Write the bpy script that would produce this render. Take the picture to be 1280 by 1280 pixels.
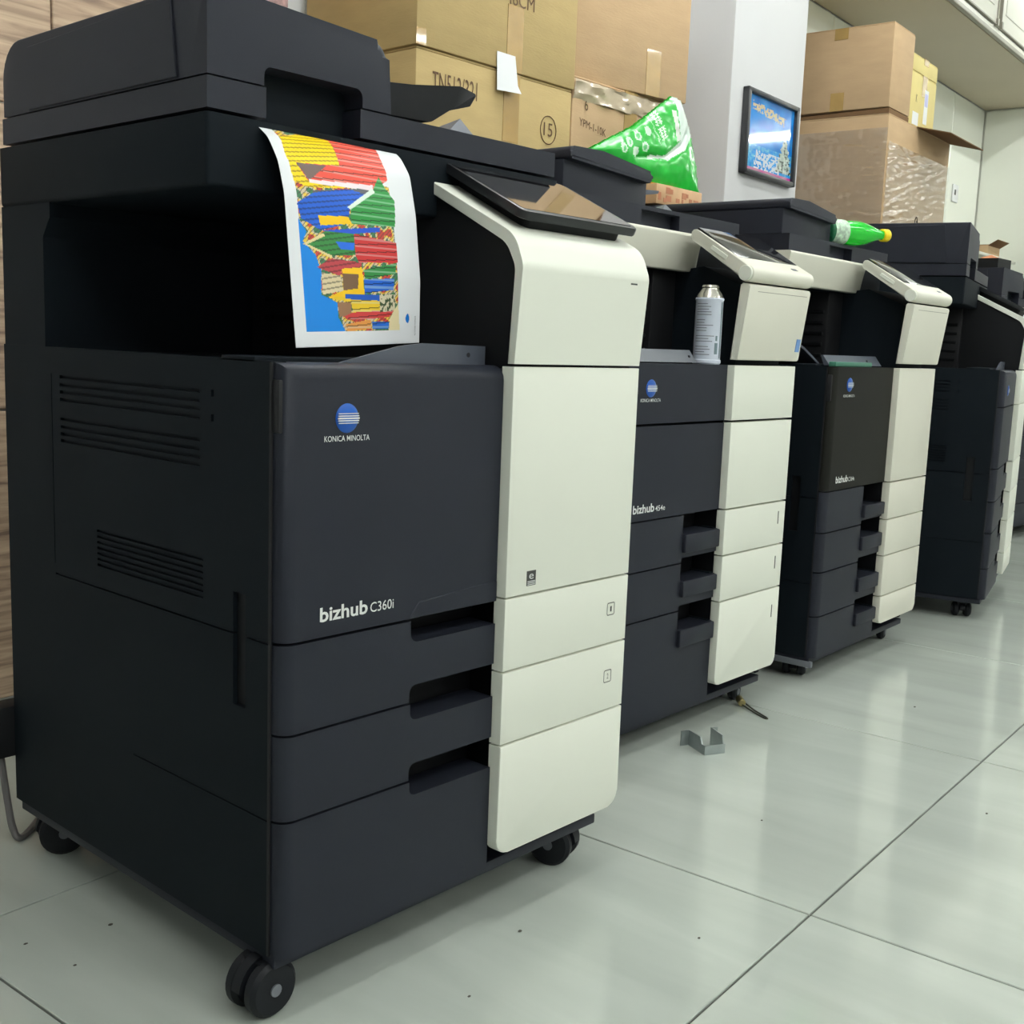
import bpy, bmesh, math, random
from mathutils import Vector, Matrix, noise
random.seed(7)
for o in list(bpy.data.objects): bpy.data.objects.remove(o)
scene = bpy.context.scene
COL = scene.collection
PI = math.pi

# ------------------------------------------------------------------ camera
CAM = (-0.7386, -0.9974, 0.7853); YAW, PITCH, ROLL, FPX = 0.7286, -0.1477, 0.0375, 1433.0
def cam_axes():
    f = Vector((math.cos(YAW)*math.cos(PITCH), math.sin(YAW)*math.cos(PITCH), math.sin(PITCH)))
    r = Vector((math.sin(YAW), -math.cos(YAW), 0)); u = r.cross(f)
    c, s = math.cos(ROLL), math.sin(ROLL)
    return r*c+u*s, u*c-r*s, f
cd = bpy.data.cameras.new('camera'); cam = bpy.data.objects.new('camera', cd); COL.objects.link(cam)
cr, cu, cf = cam_axes()
cam.matrix_world = Matrix(((cr.x, cu.x, -cf.x, CAM[0]), (cr.y, cu.y, -cf.y, CAM[1]), (cr.z, cu.z, -cf.z, CAM[2]), (0, 0, 0, 1)))
cd.sensor_width = 36; cd.lens = FPX*36/1280; cd.clip_start = 0.02
scene.camera = cam

# ------------------------------------------------------------------ world, exposure
w = bpy.data.worlds.new('world'); scene.world = w; w.use_nodes = True
w.node_tree.nodes['Background'].inputs[0].default_value = (0.9, 0.95, 1, 1)
w.node_tree.nodes['Background'].inputs[1].default_value = 0.05
scene.view_settings.view_transform = 'Standard'; scene.view_settings.look = 'None'
scene.view_settings.exposure = 0.0; scene.view_settings.gamma = 1.0
scene.view_settings.use_curve_mapping = False
TUBE_POWER = 87.0
LIGHT_COL = (0.96, 1.0, 0.985)

# ------------------------------------------------------------------ materials
def lin(c): return tuple(((v/255)/12.92 if v/255 <= 0.04045 else ((v/255+0.055)/1.055)**2.4) for v in c)
MATS = {}
def mat(name, col, rough=0.5, metal=0.0, spec=0.5, noise_amt=0.0, noise_scale=30, bump=0.0, bump_scale=400, coat=0.0, emit=None, trans=0.0, ior=1.45, alpha=1.0, stretch=None, rvar=0.0):
    if name in MATS: return MATS[name]
    m = bpy.data.materials.new(name); m.use_nodes = True; nt = m.node_tree; b = nt.nodes['Principled BSDF']
    b.inputs['Base Color'].default_value = (*col, 1); b.inputs['Roughness'].default_value = rough
    b.inputs['Metallic'].default_value = metal; b.inputs['Specular IOR Level'].default_value = spec
    b.inputs['Coat Weight'].default_value = coat; b.inputs['Transmission Weight'].default_value = trans; b.inputs['IOR'].default_value = ior
    b.inputs['Alpha'].default_value = alpha
    tc = nt.nodes.new('ShaderNodeTexCoord'); vec = tc.outputs['Object']
    if stretch:
        mp = nt.nodes.new('ShaderNodeMapping'); mp.inputs['Scale'].default_value = stretch
        nt.links.new(vec, mp.inputs[0]); vec = mp.outputs[0]
    if noise_amt or rvar:
        n = nt.nodes.new('ShaderNodeTexNoise'); n.inputs['Scale'].default_value = noise_scale; n.inputs['Detail'].default_value = 5
        nt.links.new(vec, n.inputs['Vector'])
        if noise_amt:
            r = nt.nodes.new('ShaderNodeValToRGB')
            r.color_ramp.elements[0].position = 0.3; r.color_ramp.elements[1].position = 0.7
            r.color_ramp.elements[0].color = tuple(v*(1-noise_amt) for v in col)+(1,)
            r.color_ramp.elements[1].color = tuple(min(1, v*(1+noise_amt)) for v in col)+(1,)
            nt.links.new(n.outputs['Fac'], r.inputs[0]); nt.links.new(r.outputs[0], b.inputs['Base Color'])
        if rvar:
            mr = nt.nodes.new('ShaderNodeMapRange'); mr.inputs['To Min'].default_value = max(0.01, rough-rvar); mr.inputs['To Max'].default_value = rough+rvar
            nt.links.new(n.outputs['Fac'], mr.inputs['Value']); nt.links.new(mr.outputs[0], b.inputs['Roughness'])
    if bump:
        n2 = nt.nodes.new('ShaderNodeTexNoise'); n2.inputs['Scale'].default_value = bump_scale; n2.inputs['Detail'].default_value = 3
        bp = nt.nodes.new('ShaderNodeBump'); bp.inputs['Strength'].default_value = bump; bp.inputs['Distance'].default_value = 0.002
        nt.links.new(vec, n2.inputs['Vector']); nt.links.new(n2.outputs['Fac'], bp.inputs['Height']); nt.links.new(bp.outputs[0], b.inputs['Normal'])
    if emit:
        b.inputs['Emission Color'].default_value = (*emit[0], 1); b.inputs['Emission Strength'].default_value = emit[1]
    MATS[name] = m; return m
def attr_mat(name, rough=0.6, spec=0.3, coat=0.0):
    if name in MATS: return MATS[name]
    m = bpy.data.materials.new(name); m.use_nodes = True; nt = m.node_tree; b = nt.nodes['Principled BSDF']
    a = nt.nodes.new('ShaderNodeAttribute'); a.attribute_name = 'ink'
    nt.links.new(a.outputs['Color'], b.inputs['Base Color'])
    b.inputs['Roughness'].default_value = rough; b.inputs['Specular IOR Level'].default_value = spec; b.inputs['Coat Weight'].default_value = coat
    MATS[name] = m; return m
def wood_mat():
    m = bpy.data.materials.new('weathered_wood'); m.use_nodes = True; nt = m.node_tree; b = nt.nodes['Principled BSDF']
    tc = nt.nodes.new('ShaderNodeTexCoord'); mp = nt.nodes.new('ShaderNodeMapping'); mp.inputs['Scale'].default_value = (2.2, 2.2, 26)
    n = nt.nodes.new('ShaderNodeTexNoise'); n.inputs['Scale'].default_value = 2.5; n.inputs['Detail'].default_value = 8; n.inputs['Distortion'].default_value = 0.8
    oi = nt.nodes.new('ShaderNodeObjectInfo'); ad = nt.nodes.new('ShaderNodeVectorMath'); ad.operation = 'ADD'
    r = nt.nodes.new('ShaderNodeValToRGB'); e = r.color_ramp.elements
    e[0].position = 0.28; e[0].color = (*lin((120, 98, 84)), 1); e[1].position = 0.72; e[1].color = (*lin((205, 180, 152)), 1)
    k = r.color_ramp.elements.new(0.5); k.color = (*lin((178, 152, 128)), 1)
    nt.links.new(tc.outputs['Object'], ad.inputs[0]); nt.links.new(oi.outputs['Random'], ad.inputs[1]); nt.links.new(ad.outputs[0], mp.inputs[0]); nt.links.new(mp.outputs[0], n.inputs['Vector'])
    nt.links.new(n.outputs['Fac'], r.inputs[0]); nt.links.new(r.outputs[0], b.inputs['Base Color']); b.inputs['Roughness'].default_value = 0.6
    return m
def tile_mat():
    m = bpy.data.materials.new('polished_tile'); m.use_nodes = True; nt = m.node_tree; b = nt.nodes['Principled BSDF']
    tc = nt.nodes.new('ShaderNodeTexCoord'); oi = nt.nodes.new('ShaderNodeObjectInfo')
    sc = nt.nodes.new('ShaderNodeVectorMath'); sc.operation = 'SCALE'; sc.inputs['Scale'].default_value = 9
    ad = nt.nodes.new('ShaderNodeVectorMath'); ad.operation = 'ADD'
    nt.links.new(oi.outputs['Random'], sc.inputs[0]); nt.links.new(tc.outputs['Object'], ad.inputs[0]); nt.links.new(sc.outputs[0], ad.inputs[1])
    mp = nt.nodes.new('ShaderNodeMapping'); mp.inputs['Scale'].default_value = (4.5, 0.8, 1); mp.inputs['Rotation'].default_value = (0, 0, -0.75)
    n = nt.nodes.new('ShaderNodeTexNoise'); n.inputs['Scale'].default_value = 2.2; n.inputs['Detail'].default_value = 7; n.inputs['Distortion'].default_value = 0.4
    nt.links.new(ad.outputs[0], mp.inputs[0]); nt.links.new(mp.outputs[0], n.inputs['Vector'])
    r = nt.nodes.new('ShaderNodeValToRGB'); e = r.color_ramp.elements
    e[0].position = 0.3; e[0].color = (0.43, 0.465, 0.42, 1); e[1].position = 0.7; e[1].color = (0.51, 0.55, 0.50, 1)
    nt.links.new(n.outputs['Fac'], r.inputs[0]); nt.links.new(r.outputs[0], b.inputs['Base Color'])
    b.inputs['Roughness'].default_value = 0.09; b.inputs['Specular IOR Level'].default_value = 0.55
    n3 = nt.nodes.new('ShaderNodeTexNoise'); n3.inputs['Scale'].default_value = 3.0
    bp = nt.nodes.new('ShaderNodeBump'); bp.inputs['Strength'].default_value = 0.05; bp.inputs['Distance'].default_value = 0.01
    nt.links.new(ad.outputs[0], n3.inputs['Vector']); nt.links.new(n3.outputs['Fac'], bp.inputs['Height']); nt.links.new(bp.outputs[0], b.inputs['Normal'])
    return m
def film_mat():
    m = bpy.data.materials.new('stretch_film'); m.use_nodes = True; nt = m.node_tree; nt.nodes.remove(nt.nodes['Principled BSDF'])
    out = nt.nodes['Material Output']; mix = nt.nodes.new('ShaderNodeMixShader'); t = nt.nodes.new('ShaderNodeBsdfTransparent'); g = nt.nodes.new('ShaderNodeBsdfGlossy')
    g.inputs['Roughness'].default_value = 0.26; mix.inputs[0].default_value = 0.30
    t.inputs[0].default_value = (0.97, 0.97, 0.96, 1)
    nt.links.new(t.outputs[0], mix.inputs[1]); nt.links.new(g.outputs[0], mix.inputs[2]); nt.links.new(mix.outputs[0], out.inputs[0])
    return m
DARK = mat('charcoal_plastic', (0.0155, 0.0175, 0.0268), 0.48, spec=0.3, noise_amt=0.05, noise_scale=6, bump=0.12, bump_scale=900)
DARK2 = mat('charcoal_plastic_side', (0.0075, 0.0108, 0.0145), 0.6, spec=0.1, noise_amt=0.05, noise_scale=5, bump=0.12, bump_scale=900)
BLACK = mat('black_plastic', (0.008, 0.0085, 0.010), 0.55, spec=0.2)
INNER = mat('inner_black_plastic', (0.006, 0.006, 0.008), 0.6)
WHITE = mat('ivory_plastic', (0.82, 0.83, 0.735), 0.42, noise_amt=0.015, noise_scale=3, bump=0.08, bump_scale=900)
IVORY2 = mat('ivory_plastic_warm', (0.74, 0.72, 0.62), 0.42, noise_amt=0.02, noise_scale=3, bump=0.08, bump_scale=900)
GREY = mat('grey_plastic', (0.15, 0.16, 0.18), 0.45)
LIP = mat('blue_grey_plate', (0.085, 0.095, 0.12), 0.35)
SCREEN = mat('glass_screen', (0.012, 0.012, 0.014), 0.06, spec=0.9, coat=0.6)
BEZEL = mat('black_bezel', (0.012, 0.013, 0.015), 0.3)
INKW = mat('white_ink', (0.75, 0.76, 0.74), 0.5)
INKG = mat('dark_grey_ink', (0.05, 0.05, 0.045), 0.5)
BLUE = mat('logo_blue', (0.004, 0.085, 0.42), 0.3)
RUBBER = mat('caster_black', (0.008, 0.009, 0.012), 0.5, spec=0.25)
STEEL = mat('zinc_steel', (0.42, 0.46, 0.46), 0.38, metal=0.85, noise_amt=0.08, noise_scale=40)
CARD = mat('carton_brown', lin((184, 161, 113)), 0.75, spec=0.2, noise_amt=0.045, noise_scale=9, bump=0.25, bump_scale=60, stretch=(1, 1, 4))
CARD2 = mat('carton_tan', lin((190, 161, 126)), 0.75, spec=0.2, noise_amt=0.05, noise_scale=8, bump=0.25, bump_scale=60, stretch=(1, 1, 4))
CARDY = mat('carton_yellow', lin((222, 205, 140)), 0.7, spec=0.2, noise_amt=0.04, noise_scale=9)
CARDD = mat('carton_inside', lin((120, 92, 66)), 0.8, spec=0.1)
TAPE = mat('brown_tape', lin((172, 140, 84)), 0.25, spec=0.6, coat=0.3, noise_amt=0.08, noise_scale=20, bump=0.3, bump_scale=40)
INKB = mat('carton_ink', lin((92, 66, 44)), 0.7)
PAPERW = mat('white_paper', (0.80, 0.81, 0.82), 0.6, spec=0.3)
WALLW = mat('painted_wall', (0.60, 0.595, 0.60), 0.55, spec=0.3, noise_amt=0.01, noise_scale=2)
WALLG = mat('glossy_wall_panel', (0.87, 0.89, 0.80), 0.14, spec=0.6, noise_amt=0.02, noise_scale=1.5)
CEIL = mat('ceiling_paint', (0.78, 0.78, 0.75), 0.8)
CABIN = mat('cabinet_laminate', (0.66, 0.65, 0.57), 0.4, noise_amt=0.01, noise_scale=2)
CABTRIM = mat('cabinet_trim', (0.30, 0.28, 0.23), 0.4)
WOOD = wood_mat(); TILE = tile_mat(); FILM = film_mat()
GROUT = mat('dark_grout', (0.10, 0.10, 0.09), 0.8)

# ------------------------------------------------------------------ mesh helpers
def link(name, bm, m, parent=None, smooth=35, loc=None):
    me = bpy.data.meshes.new(name)
    bmesh.ops.recalc_face_normals(bm, faces=bm.faces[:])
    bm.to_mesh(me); bm.free()
    for p in me.polygons: p.use_smooth = True
    me.set_sharp_from_angle(angle=math.radians(smooth))
    o = bpy.data.objects.new(name, me); COL.objects.link(o)
    if m: me.materials.append(m)
    if parent: o.parent = parent
    if loc: o.location = loc
    return o
def thing(name, label, cat, loc=(0, 0, 0), rz=0.0, group=None):
    o = bpy.data.objects.new(name, None); COL.objects.link(o); o.empty_display_size = 0.05
    o.location = loc; o.rotation_euler = (0, 0, rz); return tag(o, label, cat, group)
def tag(o, label, cat, group=None):
    o['label'] = label; o['category'] = cat
    if group: o['group'] = group
    return o
def struct(o):
    o['kind'] = 'structure'; return o
def NB(): return bmesh.new()
def box(bm, x0, x1, y0, y1, z0, z1, bev=0.0, seg=2, sel=None):
    vs = [bm.verts.new((x, y, z)) for x in (x0, x1) for y in (y0, y1) for z in (z0, z1)]
    F = [(0, 1, 3, 2), (4, 6, 7, 5), (0, 4, 5, 1), (2, 3, 7, 6), (0, 2, 6, 4), (1, 5, 7, 3)]
    fs = [bm.faces.new([vs[i] for i in f]) for f in F]
    if bev:
        es = list({e for f in fs for e in f.edges})
        if sel: es = [e for e in es if sel(e)]
        bmesh.ops.bevel(bm, geom=es, offset=bev, segments=seg, profile=0.5, affect='EDGES')
    return fs
def prism(bm, pts, axis, a0, a1, bev=0.0, seg=2, sel=None):
    # pts 2D polygon; axis 'x': (y,z), 'y': (x,z), 'z': (x,y)
    def P(p, a): return {'x': (a, p[0], p[1]), 'y': (p[0], a, p[1]), 'z': (p[0], p[1], a)}[axis]
    A = [bm.verts.new(P(p, a0)) for p in pts]; B = [bm.verts.new(P(p, a1)) for p in pts]; n = len(pts)
    fs = [bm.faces.new(A), bm.faces.new(B[::-1])]
    fs += [bm.faces.new((A[i], A[(i+1) % n], B[(i+1) % n], B[i])) for i in range(n)]
    if bev:
        es = list({e for f in fs for e in f.edges})
        if sel: es = [e for e in es if sel(e)]
        bmesh.ops.bevel(bm, geom=es, offset=bev, segments=seg, profile=0.5, affect='EDGES')
    return fs
def polyround(pts, seg=5):
    # pts (x,y,r): rounds each corner
    out = []; n = len(pts)
    for i in range(n):
        p = Vector(pts[i][:2]); r = pts[i][2] if len(pts[i]) > 2 else 0
        if r <= 0: out.append(tuple(p)); continue
        a = Vector(pts[i-1][:2])-p; b = Vector(pts[(i+1) % n][:2])-p
        la, lb = a.length, b.length; a.normalize(); b.normalize()
        ang = a.angle(b); d = min(r/math.tan(ang/2), la*0.49, lb*0.49); rr = d*math.tan(ang/2)
        c = p+(a+b).normalized()*(rr/math.sin(ang/2))
        s = p+a*d-c; e = p+b*d-c
        a0 = math.atan2(s.y, s.x); da = (math.atan2(e.y, e.x)-a0+PI) % (2*PI)-PI
        out += [(c.x+rr*math.cos(a0+da*k/seg), c.y+rr*math.sin(a0+da*k/seg)) for k in range(seg+1)]
    return out
def rect(x0, x1, y0, y1, r=0, seg=5): return polyround([(x0, y0, r), (x1, y0, r), (x1, y1, r), (x0, y1, r)], seg)
def lathe(bm, prof, n=24, M=None):
    # prof (r,z) along local z
    M = M or Matrix(); rings = []
    for r, z in prof:
        rings.append([bm.verts.new(M @ Vector((r*math.cos(2*PI*k/n), r*math.sin(2*PI*k/n), z))) for k in range(n)])
    for a, b in zip(rings, rings[1:]):
        for k in range(n): bm.faces.new((a[k], a[(k+1) % n], b[(k+1) % n], b[k]))
    bm.faces.new(rings[0][::-1]); bm.faces.new(rings[-1])
def frame_to(p, d):
    z = Vector(d).normalized(); x = z.orthogonal().normalized(); y = z.cross(x)
    return Matrix(((x.x, y.x, z.x, p[0]), (x.y, y.y, z.y, p[1]), (x.z, y.z, z.z, p[2]), (0, 0, 0, 1)))
def cyl(bm, p0, p1, r, n=20, bev=0.0):
    d = Vector(p1)-Vector(p0); L = d.length; b = min(bev, L/3)
    prof = [(r, 0), (r, L)] if not b else [(r-b, 0), (r, b), (r, L-b), (r-b, L)]
    lathe(bm, prof, n, frame_to(p0, d))
def tube(bm, pts, r, n=8, sub=6):
    P = [Vector(p) for p in pts]; S = []
    for i in range(len(P)-1):
        a, b, c, d = P[max(i-1, 0)], P[i], P[i+1], P[min(i+2, len(P)-1)]
        for k in range(sub):
            t = k/sub; S.append(0.5*((2*b)+(c-a)*t+(2*a-5*b+4*c-d)*t*t+(3*b-a-3*c+d)*t**3))
    S.append(P[-1]); rings = []
    for i, p in enumerate(S):
        t = (S[min(i+1, len(S)-1)]-S[max(i-1, 0)]).normalized()
        u = t.cross(Vector((0.13, 0.3, 0.95))).normalized(); v = t.cross(u)
        rings.append([bm.verts.new(p+u*r*math.cos(2*PI*k/n)+v*r*math.sin(2*PI*k/n)) for k in range(n)])
    for a, b in zip(rings, rings[1:]):
        for k in range(n): bm.faces.new((a[k], a[(k+1) % n], b[(k+1) % n], b[k]))
    bm.faces.new(rings[0][::-1]); bm.faces.new(rings[-1])
def recess_panel(bm, u0, u1, v0, v1, recs, mp, border=0.005):
    us = sorted({u0, u1, *[min(max(x, u0), u1) for r in recs for x in r[:2]]}); vs = sorted({v0, v1, *[min(max(x, v0), v1) for r in recs for x in r[2:4]]})
    nu, nv = len(us)-1, len(vs)-1
    def dep(i, j):
        if i < 0 or j < 0 or i >= nu or j >= nv: return border
        cu_, cv_ = (us[i]+us[i+1])/2, (vs[j]+vs[j+1])/2; d = 0
        for r in recs:
            if r[0] < cu_ < r[1] and r[2] < cv_ < r[3]: d = max(d, r[4])
        return d
    V = {}
    def v(u_, v_, d):
        k = (round(u_, 5), round(v_, 5), round(d, 5))
        if k not in V: V[k] = bm.verts.new(mp(u_, v_, d))
        return V[k]
    for i in range(nu):
        for j in range(nv):
            d = dep(i, j); bm.faces.new((v(us[i], vs[j], d), v(us[i+1], vs[j], d), v(us[i+1], vs[j+1], d), v(us[i], vs[j+1], d)))
    for i in range(-1, nu):
        for j in range(nv):
            a, b = dep(i, j), dep(i+1, j)
            if a != b: u_ = us[i+1]; bm.faces.new((v(u_, vs[j], a), v(u_, vs[j+1], a), v(u_, vs[j+1], b), v(u_, vs[j], b)))
    for j in range(-1, nv):
        for i in range(nu):
            a, b = dep(i, j), dep(i, j+1)
            if a != b: v_ = vs[j+1]; bm.faces.new((v(us[i], v_, a), v(us[i+1], v_, a), v(us[i+1], v_, b), v(us[i], v_, b)))
def text(name, body, m, parent, org, right, up, width, height=None, bold=0.0, thick=0.0004, shear=0.0):
    cu_ = bpy.data.curves.new(name, 'FONT'); cu_.body = body; cu_.size = 1; cu_.offset = bold; cu_.shear = shear; cu_.extrude = 0.0; cu_.resolution_u = 3
    t = bpy.data.objects.new('tmp_text', cu_); COL.objects.link(t)
    dg = bpy.context.evaluated_depsgraph_get(); me = bpy.data.meshes.new_from_object(t.evaluated_get(dg))
    bpy.data.objects.remove(t); bpy.data.curves.remove(cu_)
    xs = [v.co.x for v in me.vertices]; ys = [v.co.y for v in me.vertices]
    x0, y0 = min(xs), min(ys); sx = width/(max(xs)-x0); sy = height/(max(ys)-y0) if height else sx
    R, U = Vector(right).normalized(), Vector(up).normalized(); N = R.cross(U); O = Vector(org)
    for v in me.vertices: v.co = O+R*((v.co.x-x0)*sx)+U*((v.co.y-y0)*sy)+N*thick
    me.name = name; me.materials.clear(); me.materials.append(m)
    o = bpy.data.objects.new(name, me); COL.objects.link(o); o.parent = parent
    return o
def logo(parent, x, z, y, r):
    bm = NB(); n = 28
    prev = None
    for k, (rr, dy) in enumerate(((1, 0), (0.97, 0.03), (0.8, 0.1), (0.5, 0.16), (0.2, 0.19))):
        ring = [bm.verts.new((x+r*rr*math.cos(2*PI*i/n), y-r*dy, z+r*rr*1.0*math.sin(2*PI*i/n))) for i in range(n)]
        if prev:
            for i in range(n): bm.faces.new((prev[i], prev[(i+1) % n], ring[(i+1) % n], ring[i]))
        prev = ring
    bm.faces.new(prev)
    o = link('logo_disc', bm, BLUE, parent)
    bm = NB()
    for k in range(-2, 3):
        zz = z+k*r*0.16; hw = r*(0.93-0.04*abs(k)); th = r*(0.05-0.012*abs(k))
        box(bm, x-hw, x+hw, y-r*0.21, y-r*0.14, zz-th, zz+th)
    link('logo_lines', bm, INKW, o)
    return o

# ------------------------------------------------------------------ room (frame: u along back wall, v towards the wall)
RY = math.radians(4.5); RO = (0.0, 1.3)
ROOM_M = Matrix.Translation((RO[0], RO[1], 0)) @ Matrix.Rotation(RY, 4, 'Z')
def rm(u, v, z=0.0):
    return (RO[0]+math.cos(RY)*u-math.sin(RY)*v, RO[1]+math.sin(RY)*u+math.cos(RY)*v, z)
def room_obj(name, bm, m, parent=None):
    o = link(name, bm, m, parent)
    if parent is None: o.matrix_world = ROOM_M
    return o
U0, U1, V1, HC = -2.6, 12.0, -6.5, 3.0
bm = NB(); box(bm, U0-0.1, U1+0.1, V1-0.1, 0.1, -0.06, -0.004); floor = struct(room_obj('floor', bm, GROUT))
# tiles: one crossing at world (0.691,-0.314)
TS, TG = 0.822, 0.0035; TA = math.radians(4.0)
bm = NB(); box(bm, TG/2, TS-TG/2, TG/2, TS-TG/2, -0.012, 0.0, 0.0012, 1, lambda e: all(v.co.z > -0.001 for v in e.verts))
tile_mesh = None; inv = ROOM_M.inverted()
for i in range(-5, 14):
    for j in range(-7, 4):
        wx = 0.691+math.cos(TA)*i*TS-math.sin(TA)*j*TS; wy = -0.314+math.sin(TA)*i*TS+math.cos(TA)*j*TS
        q = inv @ Vector((wx, wy, 0))
        if q.x < U0-0.6 or q.x > U1+0.5 or q.y > 0.02 or q.y < V1-0.6: continue
        if tile_mesh is None:
            o = link('tile', bm, TILE); tile_mesh = o.data
        else:
            o = bpy.data.objects.new('tile', tile_mesh); COL.objects.link(o)
        o.parent = floor; o.location = q; o.rotation_euler = (0, 0, TA-RY)
bm = NB(); box(bm, U0-0.1, U1+0.1, V1-0.1, 0.1, HC, HC+0.1); struct(room_obj('ceiling', bm, CEIL))
bm = NB(); box(bm, U0-0.1, U1+0.1, 0.0, 0.1, 0, HC); wall_back = struct(room_obj('wall_back', bm, WALLW))
bm = NB(); box(bm, U0-0.1, U0, V1, 0, 0, HC); struct(room_obj('wall_left', bm, mat('grey_wall', (0.42, 0.43, 0.43), 0.6)))
bm = NB(); box(bm, U0, U1, V1-0.1, V1, 0, HC); struct(room_obj('wall_front', bm, CEIL))
bm = NB(); box(bm, U1, U1+0.1, V1, 0, 0, HC); struct(room_obj('wall_far', bm, CEIL))
bm = NB(); box(bm, 6.70, 6.80, -1.6, 0, 0, HC, 0.004); wall_right = struct(room_obj('wall_right', bm, WALLG))
# wood sheets on the left of the back wall
bm = NB(); box(bm, 0.002, 0.598, -0.012, 0.0, 0.002, 0.598, 0.002, 1); wm = None
for i in range(-1, 1):
    for j in range(0, 5):
        if wm is None: o = link('wood_sheet', bm, WOOD); wm = o.data
        else: o = bpy.data.objects.new('wood_sheet', wm); COL.objects.link(o)
        o.parent = wall_back; o.location = (0.422+0.6*i-(0 if i < 0 else 0), 0, 0.01+0.6*j)
# glossy wall panels right of the pillar
bm = NB(); box(bm, 0.003, 0.597, -0.012, 0.0, 0.0, 2.3, 0.003, 1); wm = None
for i in range(5):
    if wm is None: o = link('wall_panel', bm, WALLG); wm = o.data
    else: o = bpy.data.objects.new('wall_panel', wm); COL.objects.link(o)
    o.parent = wall_back; o.location = (3.68+0.6*i, 0, 0)
# tall panels on the end wall with joints
bm = NB(); box(bm, -0.010, 0.0, 0.003, 0.397, 0.0, 2.3, 0.003, 1); wm = None
for i in range(4):
    if wm is None: o = link('wall_panel', bm, WALLG); wm = o.data
    else: o = bpy.data.objects.new('wall_panel', wm); COL.objects.link(o)
    o.parent = wall_right; o.location = (6.70, -0.4*(i+1)-0.012, 0)
# pillar
bm = NB(); box(bm, 2.49, 3.03, -0.45, 0, 0, HC, 0.006, 2, lambda e: abs(e.verts[0].co.z-e.verts[1].co.z) > 1)
struct(room_obj('wall_pillar', bm, WALLW))

# ceiling tube lights (modelled fixtures, some added for brightness; the tube emits)
TUBE = mat('lit_tube', (1, 1, 1), 0.4, emit=(LIGHT_COL, TUBE_POWER))
def tube_light(u, v, rz, label, L=1.2):
    x, y, _ = rm(u, v); t = thing('tube_light', label, 'ceiling light', (x, y, HC), RY+rz, 'tube lights on the ceiling')
    bm = NB(); box(bm, -L/2, L/2, -0.03, 0.03, -0.05, -0.001, 0.006); link('batten', bm, CEIL, t)
    bm = NB(); cyl(bm, (-L/2+0.03, 0, -0.072), (L/2-0.03, 0, -0.072), 0.020, 12); link('tube', bm, TUBE, t)
    for s in (-1, 1):
        bm = NB(); box(bm, s*(L/2-0.02)-0.014, s*(L/2-0.02)+0.014, -0.02, 0.02, -0.09, -0.045, 0.003); link('lamp_holder', bm, CEIL, t)
LB = 'unseen white batten tube light fixed under the ceiling'
for u_ in (0.15, 3.0, 5.95): tube_light(u_, -1.5, 0, LB)  # the tube nearest the end wall is added to brighten that wall
tube_light(1.55, -0.95, 0, LB)  # extra tube, added to lift the pillar side, carton fronts and film
for u_ in (-1.5, 0.3, 2.9, 5.2): tube_light(u_, -3.3, 0, LB)
for u_ in (-1.2, 1.2, 4.8): tube_light(u_, -5.2, 0, LB)
tube_light(10.2, -4.1, PI/2, LB)
tube_light(8.6, -2.0, PI/2, LB)

# ------------------------------------------------------------------ copiers
CASTER = {}
def caster(parent, x, y, zt, r, rz, m=RUBBER):
    # twin wheel under a rounded hood, axle along local y
    o = bpy.data.objects.new('caster', None); COL.objects.link(o); o.parent = parent; o.location = (x, y, 0); o.rotation_euler = (0, 0, rz); o.empty_display_size = 0.02
    for s in (-1, 1):
        bm = NB(); cyl(bm, (0, s*0.0075, r), (0, s*0.027, r), r, 28, 0.005); q = link('wheel', bm, m, o)
    bm = NB()
    arc = [(r*1.09*math.cos(a), r+r*1.09*math.sin(a)) for a in [math.radians(-20+k*14) for k in range(0, 15)]]
    prism(bm, arc+[(-r*0.9, r*0.9)], 'y', -0.007, 0.007); box(bm, -0.014, 0.014, -0.014, 0.014, r*1.5, zt)
    link('hood', bm, m, o)
    for s in (-1, 1):
        bm = NB(); cyl(bm, (0, s*0.0265, r), (0, s*0.029, r), 0.0075, 14); link('axle_cap', bm, GREY, o)
    return o
def front_dark(name, t, x0, x1, z0, z1, notch_top=None, notch_bot=None, nx=0.2, top_round=False, yf=-0.008, r=0.018, yb=0.04, m=DARK, nr=0.012):
    P = [(x0, z0)]
    if notch_bot: P += [(nx, z0, 0), (nx, notch_bot, nr), (x1, notch_bot, 0)]
    else: P += [(x1, z0)]
    if notch_top: P += [(x1, notch_top, 0), (nx, notch_top, nr), (nx, z1, 0)]
    else: P += [(x1, z1)]
    P += [(x0, z1)]
    bm = NB()
    def sel(e):
        a, b = e.verts[0].co, e.verts[1].co
        if abs(a.y-yf) > 1e-5 or abs(b.y-yf) > 1e-5: return False
        if abs(a.x-x0) < 1e-5 and abs(b.x-x0) < 1e-5: return True
        return top_round and abs(a.z-z1) < 1e-5 and abs(b.z-z1) < 1e-5
    prism(bm, polyround(P), 'y', yf, yb, r, 5, sel)
    return link(name, bm, m, t, 40)
def front_white(name, t, x0, x1, z0, z1, yf=-0.024, yb=-0.004, rbot=0.0, m=WHITE):
    bm = NB()
    P = polyround([(x0, z0, rbot), (x1, z0, rbot), (x1, z1, 0), (x0, z1, 0)], 6)
    prism(bm, P, 'y', yf, yb, 0.0018, 2, lambda e: all(abs(v.co.y-yf) < 1e-5 for v in e.verts))
    return link(name, bm, m, t, 40)
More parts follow.
